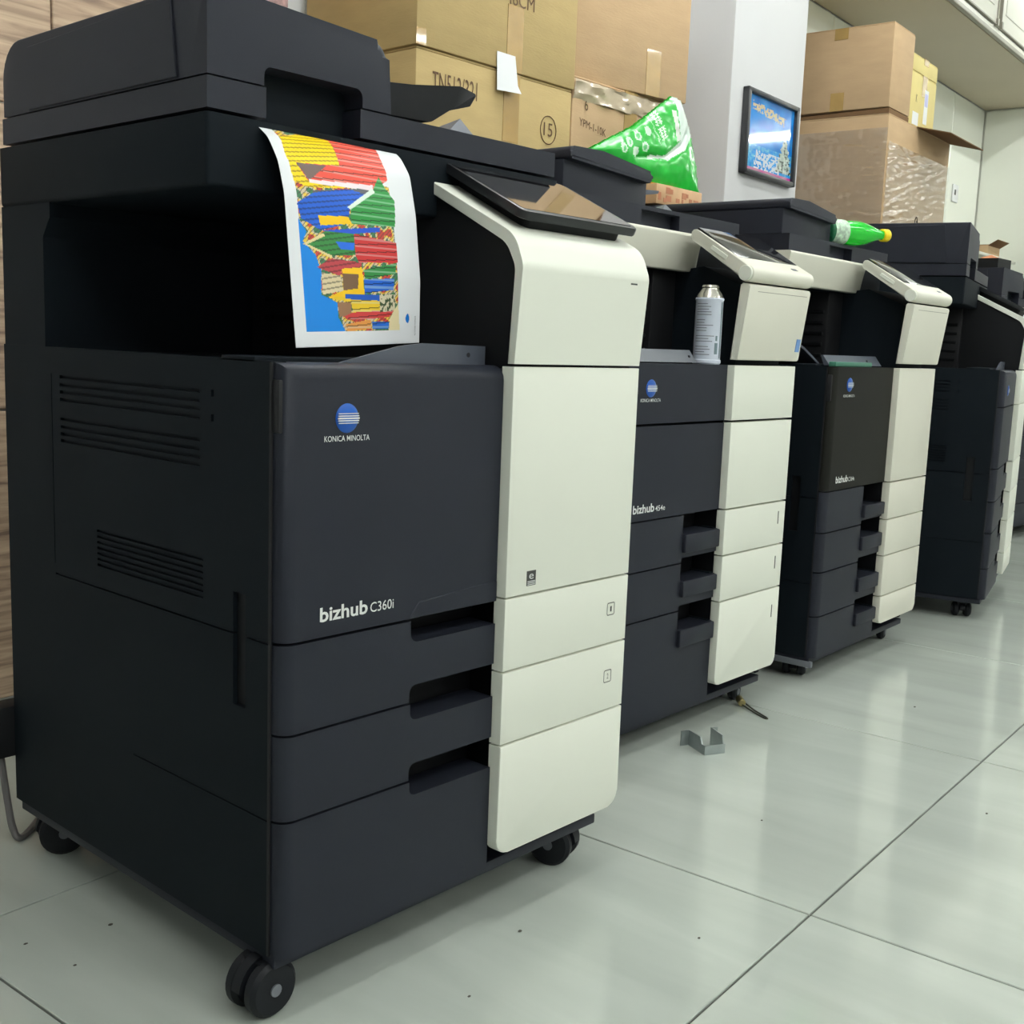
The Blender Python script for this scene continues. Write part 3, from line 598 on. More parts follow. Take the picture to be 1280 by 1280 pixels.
# ------------------------------------------------------------------ printed sheet hanging from the front copier
def inside(p, poly):
    x, y = p; c = False; n = len(poly)
    for i in range(n):
        x1, y1 = poly[i]; x2, y2 = poly[(i+1) % n]
        if (y1 > y) != (y2 > y) and x < (x2-x1)*(y-y1)/(y2-y1)+x1: c = not c
    return c
PRINT = [
 ((0, 130, 222), 0, [(0.08, 0.49), (0.08, 0.94), (0.36, 0.94), (0.31, 0.88), (0.31, 0.82), (0.2, 0.79), (0.21, 0.69), (0.18, 0.63), (0.1, 0.58), (0.13, 0.54)]),
 ((228, 78, 60), 2, [(0.12, 0.0), (0.86, 0.0), (0.81, 0.15), (0.8, 0.27), (0.68, 0.32), (0.18, 0.33), (0.12, 0.26), (0.44, 0.24), (0.47, 0.09)]),
 ((250, 212, 0), 1, [(0.09, 0.13), (0.29, 0.07), (0.47, 0.08), (0.44, 0.24), (0.12, 0.26), (0.18, 0.33), (0.44, 0.33), (0.44, 0.34), (0.17, 0.36), (0.08, 0.34), (0.07, 0.22)]),
 ((110, 90, 85), 0, [(0.12, 0.26), (0.34, 0.25), (0.19, 0.33)]),
 ((240, 225, 230), 0, [(0.19, 0.325), (0.67, 0.305), (0.66, 0.33), (0.19, 0.34)]),
 ((90, 90, 95), 0, [(0.2, 0.37), (0.57, 0.33), (0.67, 0.33), (0.47, 0.38), (0.2, 0.38)]),
 ((16, 92, 205), 1, [(0.08, 0.43), (0.2, 0.38), (0.46, 0.34), (0.7, 0.36), (0.69, 0.4), (0.46, 0.42), (0.43, 0.49), (0.23, 0.53), (0.1, 0.49)]),
 ((250, 200, 10), 0, [(0.22, 0.47), (0.44, 0.46), (0.46, 0.49), (0.23, 0.51)]),
 ((34, 140, 58), 2, [(0.46, 0.42), (0.67, 0.32), (0.73, 0.26), (0.77, 0.31), (0.83, 0.36), (0.81, 0.48), (0.46, 0.49)]),
 ((225, 240, 225), 0, [(0.44, 0.42), (0.66, 0.32), (0.68, 0.335), (0.46, 0.43)]),
 ((20, 80, 200), 0, [(0.23, 0.53), (0.68, 0.49), (0.68, 0.51), (0.47, 0.53)]),
 ((50, 130, 60), 1, [(0.12, 0.59), (0.26, 0.53), (0.47, 0.53), (0.47, 0.62), (0.28, 0.63)]),
 ((20, 100, 215), 0, [(0.33, 0.57), (0.47, 0.57), (0.46, 0.6), (0.36, 0.6)]),
 ((200, 45, 45), 2, [(0.47, 0.53), (0.81, 0.55), (0.81, 0.64), (0.49, 0.65), (0.47, 0.62)]),
 ((225, 205, 150), 0, [(0.1, 0.59), (0.24, 0.54), (0.26, 0.55), (0.13, 0.59), (0.3, 0.63), (0.29, 0.64)]),
 ((185, 62, 70), 1, [(0.18, 0.68), (0.29, 0.64), (0.51, 0.65), (0.51, 0.67), (0.36, 0.68), (0.34, 0.71)]),
 ((222, 205, 165), 1, [(0.21, 0.7), (0.34, 0.71), (0.36, 0.77), (0.21, 0.79)]),
 ((245, 195, 20), 0, [(0.36, 0.68), (0.51, 0.67), (0.52, 0.79), (0.24, 0.8), (0.36, 0.77)]),
 ((115, 85, 60), 0, [(0.36, 0.7), (0.48, 0.7), (0.47, 0.76), (0.36, 0.77)]),
 ((40, 130, 60), 2, [(0.52, 0.68), (0.8, 0.64), (0.78, 0.69), (0.53, 0.72)]),
 ((20, 95, 200), 2, [(0.52, 0.72), (0.77, 0.71), (0.76, 0.76), (0.52, 0.78)]),
 ((235, 195, 40), 2, [(0.24, 0.8), (0.5, 0.79), (0.64, 0.79), (0.64, 0.87), (0.43, 0.88), (0.41, 0.82)]),
 ((25, 85, 180), 0, [(0.37, 0.785), (0.64, 0.785), (0.64, 0.81), (0.37, 0.805)]),
 ((150, 110, 80), 0, [(0.31, 0.82), (0.41, 0.82), (0.41, 0.87), (0.32, 0.88)]),
 ((205, 60, 60), 2, [(0.34, 0.88), (0.43, 0.86), (0.76, 0.85), (0.72, 0.88), (0.53, 0.89), (0.43, 0.89)]),
 ((225, 150, 70), 2, [(0.36, 0.91), (0.56, 0.89), (0.56, 0.93), (0.37, 0.94)]),
 ((25, 100, 200), 2, [(0.57, 0.9), (0.72, 0.9), (0.71, 0.93), (0.57, 0.93)]),
 ((210, 200, 170), 3, [(0.64, 0.78), (0.77, 0.78), (0.77, 0.85), (0.64, 0.86)]),
 ((230, 215, 170), 0, [(0.76, 0.85), (0.8, 0.82), (0.81, 0.94), (0.71, 0.94), (0.72, 0.89)]),
 ((0, 110, 200), 0, [(0.865, 0.885), (0.875, 0.868), (0.89, 0.865), (0.9, 0.88), (0.9, 0.892), (0.89, 0.907), (0.875, 0.905), (0.865, 0.895)])]
def resample(P, n):
    d = [0]
    for a, b in zip(P, P[1:]): d.append(d[-1]+math.dist(a, b))
    out = []
    for k in range(n):
        t = d[-1]*k/(n-1); i = max(j for j in range(len(d)-1) if d[j] <= t+1e-9); f = (t-d[i])/(d[i+1]-d[i])
        out.append((P[i][0]*(1-f)+P[i+1][0]*f, P[i][1]*(1-f)+P[i+1][1]*f))
    for _ in range(int(n/6)):
        out = [out[0]]+[((out[k-1][0]+2*out[k][0]+out[k+1][0])/4, (out[k-1][1]+2*out[k][1]+out[k+1][1])/4) for k in range(1, n-1)]+[out[-1]]
    return out
def print_colour(s, t):
    if 0.76 < s < 0.80 and t < 0.02: pass
    col = None
    if 0.085 < s < 0.80 and t < 0.94:
        q = noise.noise((s*14, t*22, 8)); col = (196, 66, 52) if q < -0.18 else ((232, 196, 70) if q < -0.02 else ((205, 190, 160) if q < 0.14 else (58, 120, 80)))
        if (t*1.6+s) % 0.03 < 0.006: col = (70, 60, 55)
    if col and s > 0.70 and t < 0.3 and s > 0.86-0.4*t: col = None
    for c, st, poly in PRINT:
        if inside((s, t), poly):
            col = c
            if st == 1 and (t*1.0+s*0.12) % 0.022 < 0.007: col = tuple(v*0.68 for v in c)
            if st == 2 and t % 0.034 < 0.008: col = tuple(min(255, v*0.55+95) for v in c)
            if st == 2 and 0.018 < (t+s*0.05) % 0.034 < 0.022: col = tuple(v*0.45 for v in c)
            if st == 3 and noise.noise((s*60, t*60, 3)) > 0.05: col = (60, 80, 50)
    if col is None: return (0.80, 0.81, 0.84)
    return lin(col)
LP = [(.150, 1.0245), (.135, 1.019), (.113, 1.004), (.094, .977), (.082, .941), (.071, .862), (.058, .769)]
RP = [(.150, 1.0255), (.140, 1.022), (.122, 1.010), (.104, .987), (.091, .937), (.080, .858), (.079, .779)]
def printed_sheet(name, label, parent_m, NS, NT, colour=print_colour):
    A, B = resample(LP, NT+1), resample(RP, NT+1)
    bm = NB(); lay = bm.loops.layers.float_color.new('ink'); G = []
    for i in range(NT+1):
        row = []
        for k in range(NS+1):
            s = k/NS; bow = 0.006*math.sin(PI*s)*(i/NT)
            row.append(bm.verts.new((0.068+0.21*s, A[i][0]*(1-s)+B[i][0]*s-bow, A[i][1]*(1-s)+B[i][1]*s)))
        G.append(row)
    for i in range(NT):
        for k in range(NS):
            f = bm.faces.new((G[i][k], G[i+1][k], G[i+1][k+1], G[i][k+1]))
            c = colour((k+0.5)/NS, (i+0.5)/NT)
            for l in f.loops: l[lay] = (*c, 1)
    o = link(name, bm, attr_mat('printed_paper', 0.5, 0.35), None, 80)
    o.matrix_world = parent_m
    so = o.modifiers.new('thickness', 'SOLIDIFY'); so.thickness = 0.0003
    tag(o, label, 'paper print'); return o
sheet = printed_sheet('printed_sheet', 'white sheet printed with colourful beach huts hanging from the feeder slot', Matrix(), 200, 260)
text('sheet_lettering', 'KONICA MINOLTA', INKG, sheet, (0.2615, 0.0715, 0.812), (0, 0, -1), (1, 0, 0), 0.024, 0.0022)
M5 = Matrix.Translation((4.43, 0.69, 0)) @ Matrix.Translation((-0.05, -0.012, 0))
printed_sheet('printed_sheet', 'plain white sheet with a blue foot hanging on the far copier', M5, 6, 20, lambda s, t: (0.8, 0.81, 0.84) if t < 0.8 else lin((20, 90, 200)))

# ------------------------------------------------------------------ cartons
def carton(label, o, rz, w, d, h, m=CARD, z=0.0, tape=True, group=None, bulge=0.004, tapes=(0.5,), side_tape=False):
    # origin: left front bottom corner
    t = thing('carton', label, 'carton', (o[0], o[1], z), rz, group)
    bm = NB(); n = 6
    box(bm, 0, w, 0, d, 0, h-0.005, 0.004, 2)
    for f in (0,): pass
    link('body', bm, m, t)
    for k, (x0, x1) in enumerate(((0.002, w/2-0.001), (w/2+0.001, w-0.002))):
        bm = NB(); box(bm, x0, x1, 0.002, d-0.002, h-0.005, h, 0.001, 1); link('top_flap', bm, m, t)
    if tape:
        for f in tapes:
            tw = 0.028
            bm = NB(); box(bm, w*f-tw, w*f+tw, -0.0012, 0.0, h*0.62, h-0.001); box(bm, w*f-tw, w*f+tw, -0.0012, d, h, h+0.0008); link('tape', bm, TAPE, t)
    if side_tape:
        bm = NB(); box(bm, -0.0012, 0, d*0.40, d*0.52, h*0.0, h*0.22); link('tape', bm, TAPE, t)
        bm = NB(); box(bm, -0.0012, 0, d*0.40, d*0.52, h*0.86, h-0.001); link('tape', bm, TAPE, t)
    return t
def rack(label, o, rz, w, d, h):
    t = thing('storage_rack', label, 'rack', (o[0], o[1], 0), rz)
    for x in (0.02, w-0.02):
        for y in (0.02, d-0.02):
            bm = NB(); box(bm, x-0.018, x+0.018, y-0.018, y+0.018, 0, h-0.03, 0.002); link('leg', bm, GREY, t)
    bm = NB(); box(bm, 0, w, 0, d, h-0.03, h, 0.003); link('rack_top', bm, GREY, t)
    bm = NB(); box(bm, 0.02, w-0.02, 0.02, d-0.02, 0.25, 0.27, 0.003); link('rack_shelf', bm, GREY, t)
FR, FU = (1, 0, 0), (0, 0, 1)
rack('grey steel rack carrying the brown cartons behind the copiers', (1.05, 0.94), 0, 1.10, 0.40, 1.00)
c1 = carton('brown carton printed TN512/321 with a handwritten circled 15', (1.070, 0.950), 0, 0.543, 0.385, 0.423, CARD, 1.000, tapes=(0.58,))
text('carton_print', 'TN512/321', INKB, c1, (0.050, -0.001, 0.336), FR, FU, 0.145, 0.042, 0.0)
bm = NB(); tube(bm, [(0.455+0.030*math.cos(a), -0.0012, 0.312+0.034*math.sin(a)) for a in [k*2*PI/14+0.9 for k in range(15)]], 0.0011, 5, 2); link('pen_circle', bm, INKB, c1)
text('pen_number', '15', INKB, c1, (0.437, -0.001, 0.297), FR, FU, 0.034, 0.032)
c2 = carton('large brown carton stacked on the carton with the circled 15', (1.066, 0.946), 0.0, 0.552, 0.39, 0.46, CARD, 1.4245, tapes=(0.58,))
text('carton_print', '48CM', INKB, c2, (0.285, -0.001, 0.150), FR, FU, 0.10, 0.032)
bm = NB(); tube(bm, [(0.07+0.035*math.cos(a), -0.0012, 0.20+0.018*math.sin(a)) for a in [k*2*PI/12 for k in range(10)]], 0.0016, 5, 2); link('pen_mark', bm, INKB, c2)
# tape strip hanging over the joint of the two cartons
bm = NB(); box(bm, 0.58*0.552-0.028, 0.58*0.552+0.028, -0.0014, -0.0002, 0.0, 0.15); link('tape', bm, TAPE, c2)
bm = NB(); box(bm, -0.002, 0.028, -0.0016, -0.0003, 0.0, 0.035); link('tape', bm, TAPE, c2)
nt_ = NB(); prism(nt_, [(0.0, 0.0), (0.076, 0.002), (0.068, 0.02), (0.064, 0.088), (0.0, 0.088)], 'y', -0.0008, 0.0)
for v in nt_.verts:
    v.co.y -= 0.010*max(0, 1-v.co.z/0.05)*(0.4+v.co.x/0.076)
note = link('paper_note', nt_, PAPERW); note.location = (1.322, 0.9432, 1.372); tag(note, 'small white paper note stuck over the joint between two brown cartons', 'paper')
c3 = carton('brown carton with handwritten 6 and code behind the green bag', (1.622, 0.955), 0.0, 0.50, 0.36, 0.465, CARD2, 1.000, tapes=(0.5,))
text('pen_number', '6', INKB, c3, (0.050, -0.001, 0.385), FR, FU, 0.014, 0.030)
text('pen_code', 'YPM-1-10K', INKB, c3, (0.030, -0.001, 0.345), (1, 0, -0.12), FU, 0.115, 0.020)
bm = NB()
recess = []
NX_, NZ_ = 40, 6; Gd = [[None]*(NZ_+1) for _ in range(NX_+1)]
for i in range(NX_+1):
    for k in range(NZ_+1):
        x = 0.0+0.49*i/NX_; zz = 0.408+0.048*k/NZ_
        Gd[i][k] = bm.verts.new((x, -0.004-0.008*noise.noise((x*28, zz*55, 1))-0.004*k/NZ_, zz+0.006*noise.noise((x*20, 4, k))))
for i in range(NX_):
    for k in range(NZ_): bm.faces.new((Gd[i][k], Gd[i+1][k], Gd[i+1][k+1], Gd[i][k+1]))
link('crumpled_tape', bm, mat('clear_tape', (0.62, 0.50, 0.36), 0.08, spec=0.9, coat=1.0), c3, 25)
c4 = carton('brown carton with an open flap stacked above the green bag', (1.632, 0.990), -0.16, 0.455, 0.36, 0.42, CARD2, 1.4665, tapes=(0.62,))
bm = NB(); box(bm, 0.290, 0.345, -0.0014, -0.0002, 0.0, 0.12); link('tape', bm, TAPE, c4)
bm = NB(); box(bm, 0.455, 0.459, 0.0, 0.34, 0.0, 0.13)
for v in bm.verts:
    v.co.x += v.co.z*0.45
for v in bm.verts: v.co.z += 0.29
link('side_flap', bm, CARDD, c4)

# cartons right of the pillar
def rcarton(label, u, v, w, d, h, z, m, **k):
    x, y, _ = rm(u, v); return carton(label, (x, y), RY, w, d, h, m, z, **k)
x, y, _ = rm(3.60, -0.56); rack('grey steel rack under the film-wrapped carton', (x, y), RY, 0.78, 0.50, 0.95)
cw = rcarton('big tan carton wrapped in clear stretch film with an open dark flap', 3.615, -0.55, 0.76, 0.48, 0.765, 0.95, CARD2, tape=False)
bm = NB()
def film(x0, y0, x1, y1, nx, ny_, zlo, zhi, ph):
    L = math.dist((x0, y0), (x1, y1)); nx_, ny2 = -(y1-y0)/L, (x1-x0)/L
    G = []
    for i in range(nx+1):
        col = []
        for k in range(ny_+1):
            f = i/nx; zz = zlo+(zhi-zlo)*k/ny_; s = f*L
            h = 0.006+(0.003 if ph < 3 else 0.007)*max(0, noise.noise((s*5+ph, (zz-s*0.25*(ph > 3))*60, ph)))+((0.006*noise.noise((s*13+zz*9, zz*66, ph))+0.002*noise.noise((s*40, zz*50, 7))) if ph < 3 else 0.004*noise.noise((s*18, zz*90, ph)))
            col.append(bm.verts.new((x0+(x1-x0)*f-nx_*h*-1*-1, y0+(y1-y0)*f-ny2*h, zz)))
        G.append(col)
    for i in range(nx):
        for k in range(ny_): bm.faces.new((G[i][k], G[i+1][k], G[i+1][k+1], G[i][k+1]))
film(0.0, 0.46, 0.0, 0.0, 110, 130, 0.12, 0.71, 1.0)
film(0.0, 0.0, 0.76, 0.0, 60, 110, 0.12, 0.66, 5.0)
o = link('stretch_film', bm, FILM, cw, 180)
bm = NB(); box(bm, 0.32, 0.77, -0.14, 0.0, 0.762, 0.766)
for v in bm.verts: v.co.z -= (0 - v.co.y)*0.25
link('open_flap', bm, CARDD, cw)
ca = rcarton('tan carton stacked on the wrapped carton close under the cabinet', 3.612, -0.545, 0.235, 0.46, 0.315, 1.738, CARD2, tape=False, side_tape=True)
bm = NB(); prism(bm, [(0.0, 0.0), (0.46, 0.0), (0.46, 0.010), (0.0, 0.018)], 'x', 0.005, 0.23)
for v in bm.verts: v.co.z -= 0.0215
link('bottom_flap', bm, CARDD, ca)
cy = rcarton('yellow carton with white labels beside the tan carton', 3.862, -0.53, 0.33, 0.44, 0.215, 1.7175, CARDY, tapes=(0.55,))
bm = NB(); box(bm, 0.19, 0.235, -0.0014, -0.0002, 0.03, 0.165); link('white_label', bm, PAPERW, cy)
bm = NB(); box(bm, 0.195, 0.230, -0.0018, -0.0013, 0.10, 0.15); link('label_print', bm, mat('label_violet', lin((185, 185, 225)), 0.5), cy)
bm = NB(); box(bm, 0.06, 0.13, -0.0014, -0.0002, 0.01, 0.06); link('white_label', bm, PAPERW, cy)
text('carton_print', 'K', INKB, cy, (0.085, -0.001, 0.10), FR, FU, 0.016, 0.03)
cy2 = rcarton('shallow yellow carton lying on the labelled yellow carton', 3.862, -0.53, 0.33, 0.44, 0.065, 1.934, CARDY, tapes=(0.55,))

# ------------------------------------------------------------------ hanging cabinet
cab = thing('wall_cabinet', 'long ivory wall cabinet hung above the cartons', 'cabinet', (0, 0, 0), 0)
cab.matrix_world = ROOM_M
bm = NB(); box(bm, 3.032, 6.686, -0.500, -0.002, 2.31, 2.99, 0.002); link('body', bm, CABIN, cab)
bm = NB(); box(bm, 3.04, 6.68, -0.498, -0.014, 2.304, 2.3095); link('bottom_board', bm, mat('raw_board', (0.52, 0.455, 0.34), 0.5, noise_amt=0.03, noise_scale=3), cab)
bm = NB(); box(bm, 3.032, 6.686, -0.522, -0.5005, 2.306, 2.326, 0.004, 2); link('lower_rail', bm, CABTRIM, cab)
bm = NB(); box(bm, 3.032, 6.686, -0.512, -0.5005, 2.327, 2.352, 0.002); link('front_rail', bm, CABIN, cab)
xs = [3.05, 4.04, 5.03, 6.02, 6.68]
for a_, b_ in zip(xs, xs[1:]):
    bm = NB(); box(bm, a_+0.035, b_-0.035, -0.520, -0.5005, 2.362, 2.975, 0.006, 2); dd = link('door', bm, CABIN, cab)
    bm = NB(); box(bm, a_+0.10, b_-0.10, -0.524, -0.519, 2.43, 2.91, 0.003, 2); link('door_field', bm, CABIN, dd)
    for xx in (a_+0.036, b_-0.036):
        bm = NB(); box(bm, xx-0.004, xx+0.004, -0.524, -0.510, 2.358, 2.978); box(bm, xx-0.010, xx+0.010, -0.530, -0.510, 2.352, 2.384); link('edge_strip', bm, CABTRIM, dd)
    bm = NB(); box(bm, a_+0.036, b_-0.036, -0.5235, -0.512, 2.357, 2.363); link('edge_strip', bm, CABTRIM, dd)

# ------------------------------------------------------------------ framed picture on the pillar
pic = thing('framed_picture', 'black framed winter picture hanging on the white pillar', 'picture'); pic.matrix_world = ROOM_M
U0p, U1p, Z0p, Z1p = 2.572, 2.966, 1.356, 1.625
bm = NB()
fw = 0.016
for (a, b, c, d) in ((U0p, U1p, Z0p, Z0p+fw), (U0p, U1p, Z1p-fw, Z1p), (U0p, U0p+fw*1.2, Z0p, Z1p), (U1p-fw*1.2, U1p, Z0p, Z1p)): box(bm, a, b, -0.474, -0.4502, c, d, 0.003, 2)
link('frame', bm, mat('black_frame', (0.03, 0.032, 0.035), 0.35), pic)
def winter(s, t):
    # s to the right, t up
    n = noise.noise((s*7, t*7, 2)); n2 = noise.noise((s*26, t*26, 5))
    c = (20+40*n, 130+30*n, 215+20*n) if t > 0.35 else (70+70*n2, 165+50*n2, 225)
    if t < 0.13+0.05*n2: c = (40+60*n2, 150+40*n2, 215)
    if t < 0.30 and 0.2 < s < 0.75 and n2 > -0.05: c = (205, 215, 225)
    if t < 0.06: c = (190, 90+80*n, 150)
    if 0.80 > s > 0.12 and abs(t-(0.87-0.12*s+0.02*n2)) < 0.055 and n2 > -0.12: c = (205+30*n2, 190, 150)
    w_ = 0.20*(1-(t-0.10)/0.48)
    if 0.10 < t < 0.58 and abs(s-0.82) < w_*(0.75+0.5*noise.noise((t*22, s*3, 9)))+0.02: c = (175+70*n2, 190+50*n2, 180+50*n2) if n2 > -0.2 else (70, 90, 80)
    return lin(tuple(min(255, max(0, v)) for v in c))
bm = NB(); lay = bm.loops.layers.float_color.new('ink'); NSx, NSz = 70, 50
G = [[bm.verts.new((U0p+0.012+(U1p-U0p-0.024)*i/NSx, -0.462, Z0p+0.012+(Z1p-Z0p-0.024)*k/NSz)) for k in range(NSz+1)] for i in range(NSx+1)]
for i in range(NSx):
    for k in range(NSz):
        f = bm.faces.new((G[i][k], G[i+1][k], G[i+1][k+1], G[i][k+1])); c = winter((i+.5)/NSx, (k+.5)/NSz)
        for l in f.loops: l[lay] = (*c, 1)
link('print', bm, attr_mat('picture_print', 0.05, 0.6, 0.8), pic)
# white poster on the back wall
pn = thing('wall_notice', 'white notice with a pinkish print on the back wall', 'notice'); pn.matrix_world = ROOM_M
bm = NB(); box(bm, 0.86, 1.10, -0.016, -0.0005, 1.50, 1.95, 0.001, 1); link('board', bm, PAPERW, pn)
bm = NB(); box(bm, 0.88, 1.035, -0.0168, -0.0155, 1.553, 1.90); link('print', bm, mat('pink_print', lin((200, 165, 165)), 0.5, noise_amt=0.4, noise_scale=60), pn)

# ------------------------------------------------------------------ things on the copiers
def on(T, x, y, z):
    M = Matrix.Translation(T.location) @ Matrix.Rotation(T.rotation_euler.z, 4, 'Z'); return M @ Vector((x, y, z))
# spray can
p = on(T2, 0.316, 0.018, 0.7547)
can = thing('spray_can', 'silver spray can with printed label standing on the copier edge', 'spray can', p)
bm = NB(); lathe(bm, [(0.026, 0.0), (0.0285, 0.003), (0.0285, 0.008), (0.027, 0.010), (0.027, 0.124), (0.0285, 0.127), (0.0275, 0.130)], 32); link('body', bm, mat('can_paint', (0.62, 0.66, 0.76), 0.35), can)
bm = NB(); lathe(bm, [(0.0275, 0.130), (0.024, 0.138), (0.0175, 0.146), (0.0165, 0.149), (0.0175, 0.151), (0.0150, 0.155), (0.008, 0.156)], 32); link('dome', bm, mat('can_metal', (0.55, 0.53, 0.47), 0.25, metal=0.9), can)
bm = NB(); random.seed(3)
for k in range(20):
    zz = 0.117-k*0.0052
    if k in (5, 11, 15): continue
    a0 = math.radians(-205); a1 = a0+math.radians(40+random.random()*45); n = 6
    for i in range(n):
        b0, b1 = a0+(a1-a0)*i/n, a0+(a1-a0)*(i+1)/n; r = 0.0273
        bm.faces.new([bm.verts.new((r*math.cos(b), r*math.sin(b), z_)) for b, z_ in ((b0, zz), (b1, zz), (b1, zz+0.0016), (b0, zz+0.0016))])
link('label_print', bm, mat('can_ink', (0.22, 0.23, 0.27), 0.4), can)
bm = NB()
for (a0, a1, z0, z1) in ((-88, -76, 0.012, 0.122), (-116, -100, 0.020, 0.042), (-113, -103, 0.046, 0.056)):
    n = 6
    for i in range(n):
        b0, b1 = math.radians(a0+(a1-a0)*i/n), math.radians(a0+(a1-a0)*(i+1)/n); r = 0.02725
        bm.faces.new([bm.verts.new((r*math.cos(b), r*math.sin(b), z_)) for b, z_ in ((b0, z0), (b1, z0), (b1, z1), (b0, z1))])
link('label_band', bm, mat('can_band', (0.16, 0.22, 0.25), 0.35), can)
# green bottle
bA = on(T3, 0.286, 0.172, 1.0925); bB = on(T3, 0.474, 0.084, 1.0960)
Mb = frame_to(bA, bB-bA)
bt = thing('soda_bottle', 'small green plastic bottle with yellow cap lying on the feeder lid', 'bottle', on(T3, 0.30, 0.15, 1.06))
IM = bt.matrix_basis.inverted()
GREEN = mat('green_plastic', (0.02, 0.80, 0.05), 0.05, trans=0.4, ior=1.25, spec=0.7, coat=0.6)
def bl(name, prof, m, n=28):
    bm = NB(); lathe(bm, prof, n, IM @ Mb); return link(name, bm, m, bt, 50)
bl('bottle_body', [(0.022, 0.0), (0.030, 0.006), (0.0315, 0.02), (0.0300, 0.045), (0.0315, 0.075), (0.0315, 0.105), (0.027, 0.130), (0.018, 0.160), (0.0125, 0.178), (0.0125, 0.190)], GREEN)
bl('label', [(0.0316, 0.010), (0.0320, 0.012), (0.0320, 0.052), (0.0316, 0.054)], mat('bottle_label', lin((190, 215, 190)), 0.4, noise_amt=0.45, noise_scale=90))
bl('label_foot', [(0.0225, -0.0005), (0.0302, 0.005), (0.0320, 0.020), (0.0317, 0.021)], mat('bottle_label_dark', lin((30, 110, 70)), 0.4, noise_amt=0.5, noise_scale=120))
bl('cap', [(0.0150, 0.186), (0.0165, 0.188), (0.0165, 0.205), (0.0145, 0.208)], mat('yellow_cap', lin((245, 215, 20)), 0.35), 32)
# green strip in the output of the colour e copier
p = on(T3, 0.02, 0.0, 0.7548)
bm = NB(); box(bm, 0, 0.215, 0, 0.018, 0, 0.0115, 0.002); gs = link('green_case', bm, mat('green_case', lin((70, 125, 105)), 0.35)); gs.location = p; gs.rotation_euler = (0, 0, 0.048); tag(gs, 'flat green plastic case lying behind the colour copier door edge', 'case')
# wire clip on the turned copier
p = on(T4, 0.10, 0.30, 1.178)
bm = NB(); tube(bm, [(-0.012, 0, 0.0), (-0.008, 0, 0.022), (0, 0, 0.030), (0.006, 0, 0.020), (0.012, 0, 0.0), (0.004, 0.004, 0.002), (0.003, 0, 0.018)], 0.0012, 6, 5); wc = link('wire_clip', bm, BLACK); wc.location = p; tag(wc, 'thin black wire clip standing on the turned copier feeder', 'clip')
# small printed carton and green bag at the back of the bottle copier
p = on(T3, 0.004, 0.505, 1.1452)
sc_ = thing('small_carton', 'low tan carton with reddish print under the green bag', 'carton', p, 0.02)
bm = NB(); box(bm, 0.0, 0.215, 0, 0.09, 0.0, 0.050, 0.003); link('body', bm, mat('printed_card', lin((205, 165, 125)), 0.6, noise_amt=0.12, noise_scale=14), sc_)
bm = NB(); random.seed(5)
for k in range(14):
    x0 = 0.005+random.random()*0.18; z0 = 0.004+random.random()*0.026
    box(bm, x0, x0+0.008+random.random()*0.016, -0.0008, -0.0001, z0, z0+0.004+random.random()*0.012)
link('print', bm, mat('red_print', lin((190, 125, 90)), 0.6), sc_)
# bag: outline in (x, z) on a plane leaning back, bulged and crumpled, closed behind
BAG = [(1.508, 1.252), (1.70, 1.338), (1.874, 1.441), (1.914, 1.438), (1.958, 1.365), (1.985, 1.275), (1.993, 1.197), (1.86, 1.1970), (1.772, 1.1970), (1.70, 1.222), (1.62, 1.240)]
FOLD = [(1.70, 1.262), (1.82, 1.275), (1.90, 1.318), (1.93, 1.352)]
def seg_d(p, a, b):
    p, a, b = Vector(p), Vector(a), Vector(b); d = b-a; t = max(0, min(1, (p-a).dot(d)/d.length_squared)); return (p-a-d*t).length
def bag_colour(x, z):
    g = (0, 172, 44); n = noise.noise((x*40, z*40, 0))
    if inside((x, z), [(1.874, 1.445), (1.93, 1.445), (1.975, 1.345), (1.935, 1.350), (1.925, 1.335), (1.890, 1.30), (1.886, 1.36)]): return (0.62, 0.74, 0.66)
    if inside((x, z), [(1.856, 1.400), (1.872, 1.405), (1.890, 1.330), (1.872, 1.322)]): return (0.72, 0.74, 0.68)
    fd = min(seg_d((x, z), a, b) for a, b in zip(FOLD, FOLD[1:]))
    if fd < 0.004+0.012*max(0, (x-1.80)/0.12) and x > 1.74: return (0.66, 0.78, 0.68)
    for cx, cz in ((1.700, 1.312), (1.742, 1.330), (1.725, 1.288), (1.665, 1.292), (1.690, 1.272), (1.640, 1.274)):
        dd = math.dist((x, z), (cx, cz))
        if dd < 0.0125: return (0.62, 0.80, 0.64) if dd > 0.007 or n > 0 else lin((90, 195, 110))
    # big two-line lettering block and thin caption
    ax, az = x-1.800, z-1.352; u_, v_ = ax*0.88+az*0.47, -ax*0.47+az*0.88
    if abs(u_) < 0.017 and abs(v_) < 0.036:
        if (abs(v_) > 0.003) and ((v_*150) % 1.0 < 0.42 or abs(abs(u_)-0.008) < 0.0025): return (0.72, 0.86, 0.72)
    if abs(u_+0.030) < 0.004 and abs(v_) < 0.040 and (v_*220) % 1 < 0.6: return (0.45, 0.75, 0.48)
    if math.dist((x, z), (1.952, 1.300)) < 0.022 and noise.noise((x*70, z*70, 4)) > 0.0: return (0.72, 0.86, 0.74)
    if z < 1.205 and x < 1.86: return lin((215, 150, 20))
    return lin(g)
bm = NB(); lay = bm.loops.layers.float_color.new('ink'); cs = 0.0035; x0b, z0b = 1.50, 1.196; nxb, nzb = 144, 72; VF, VB = {}, {}
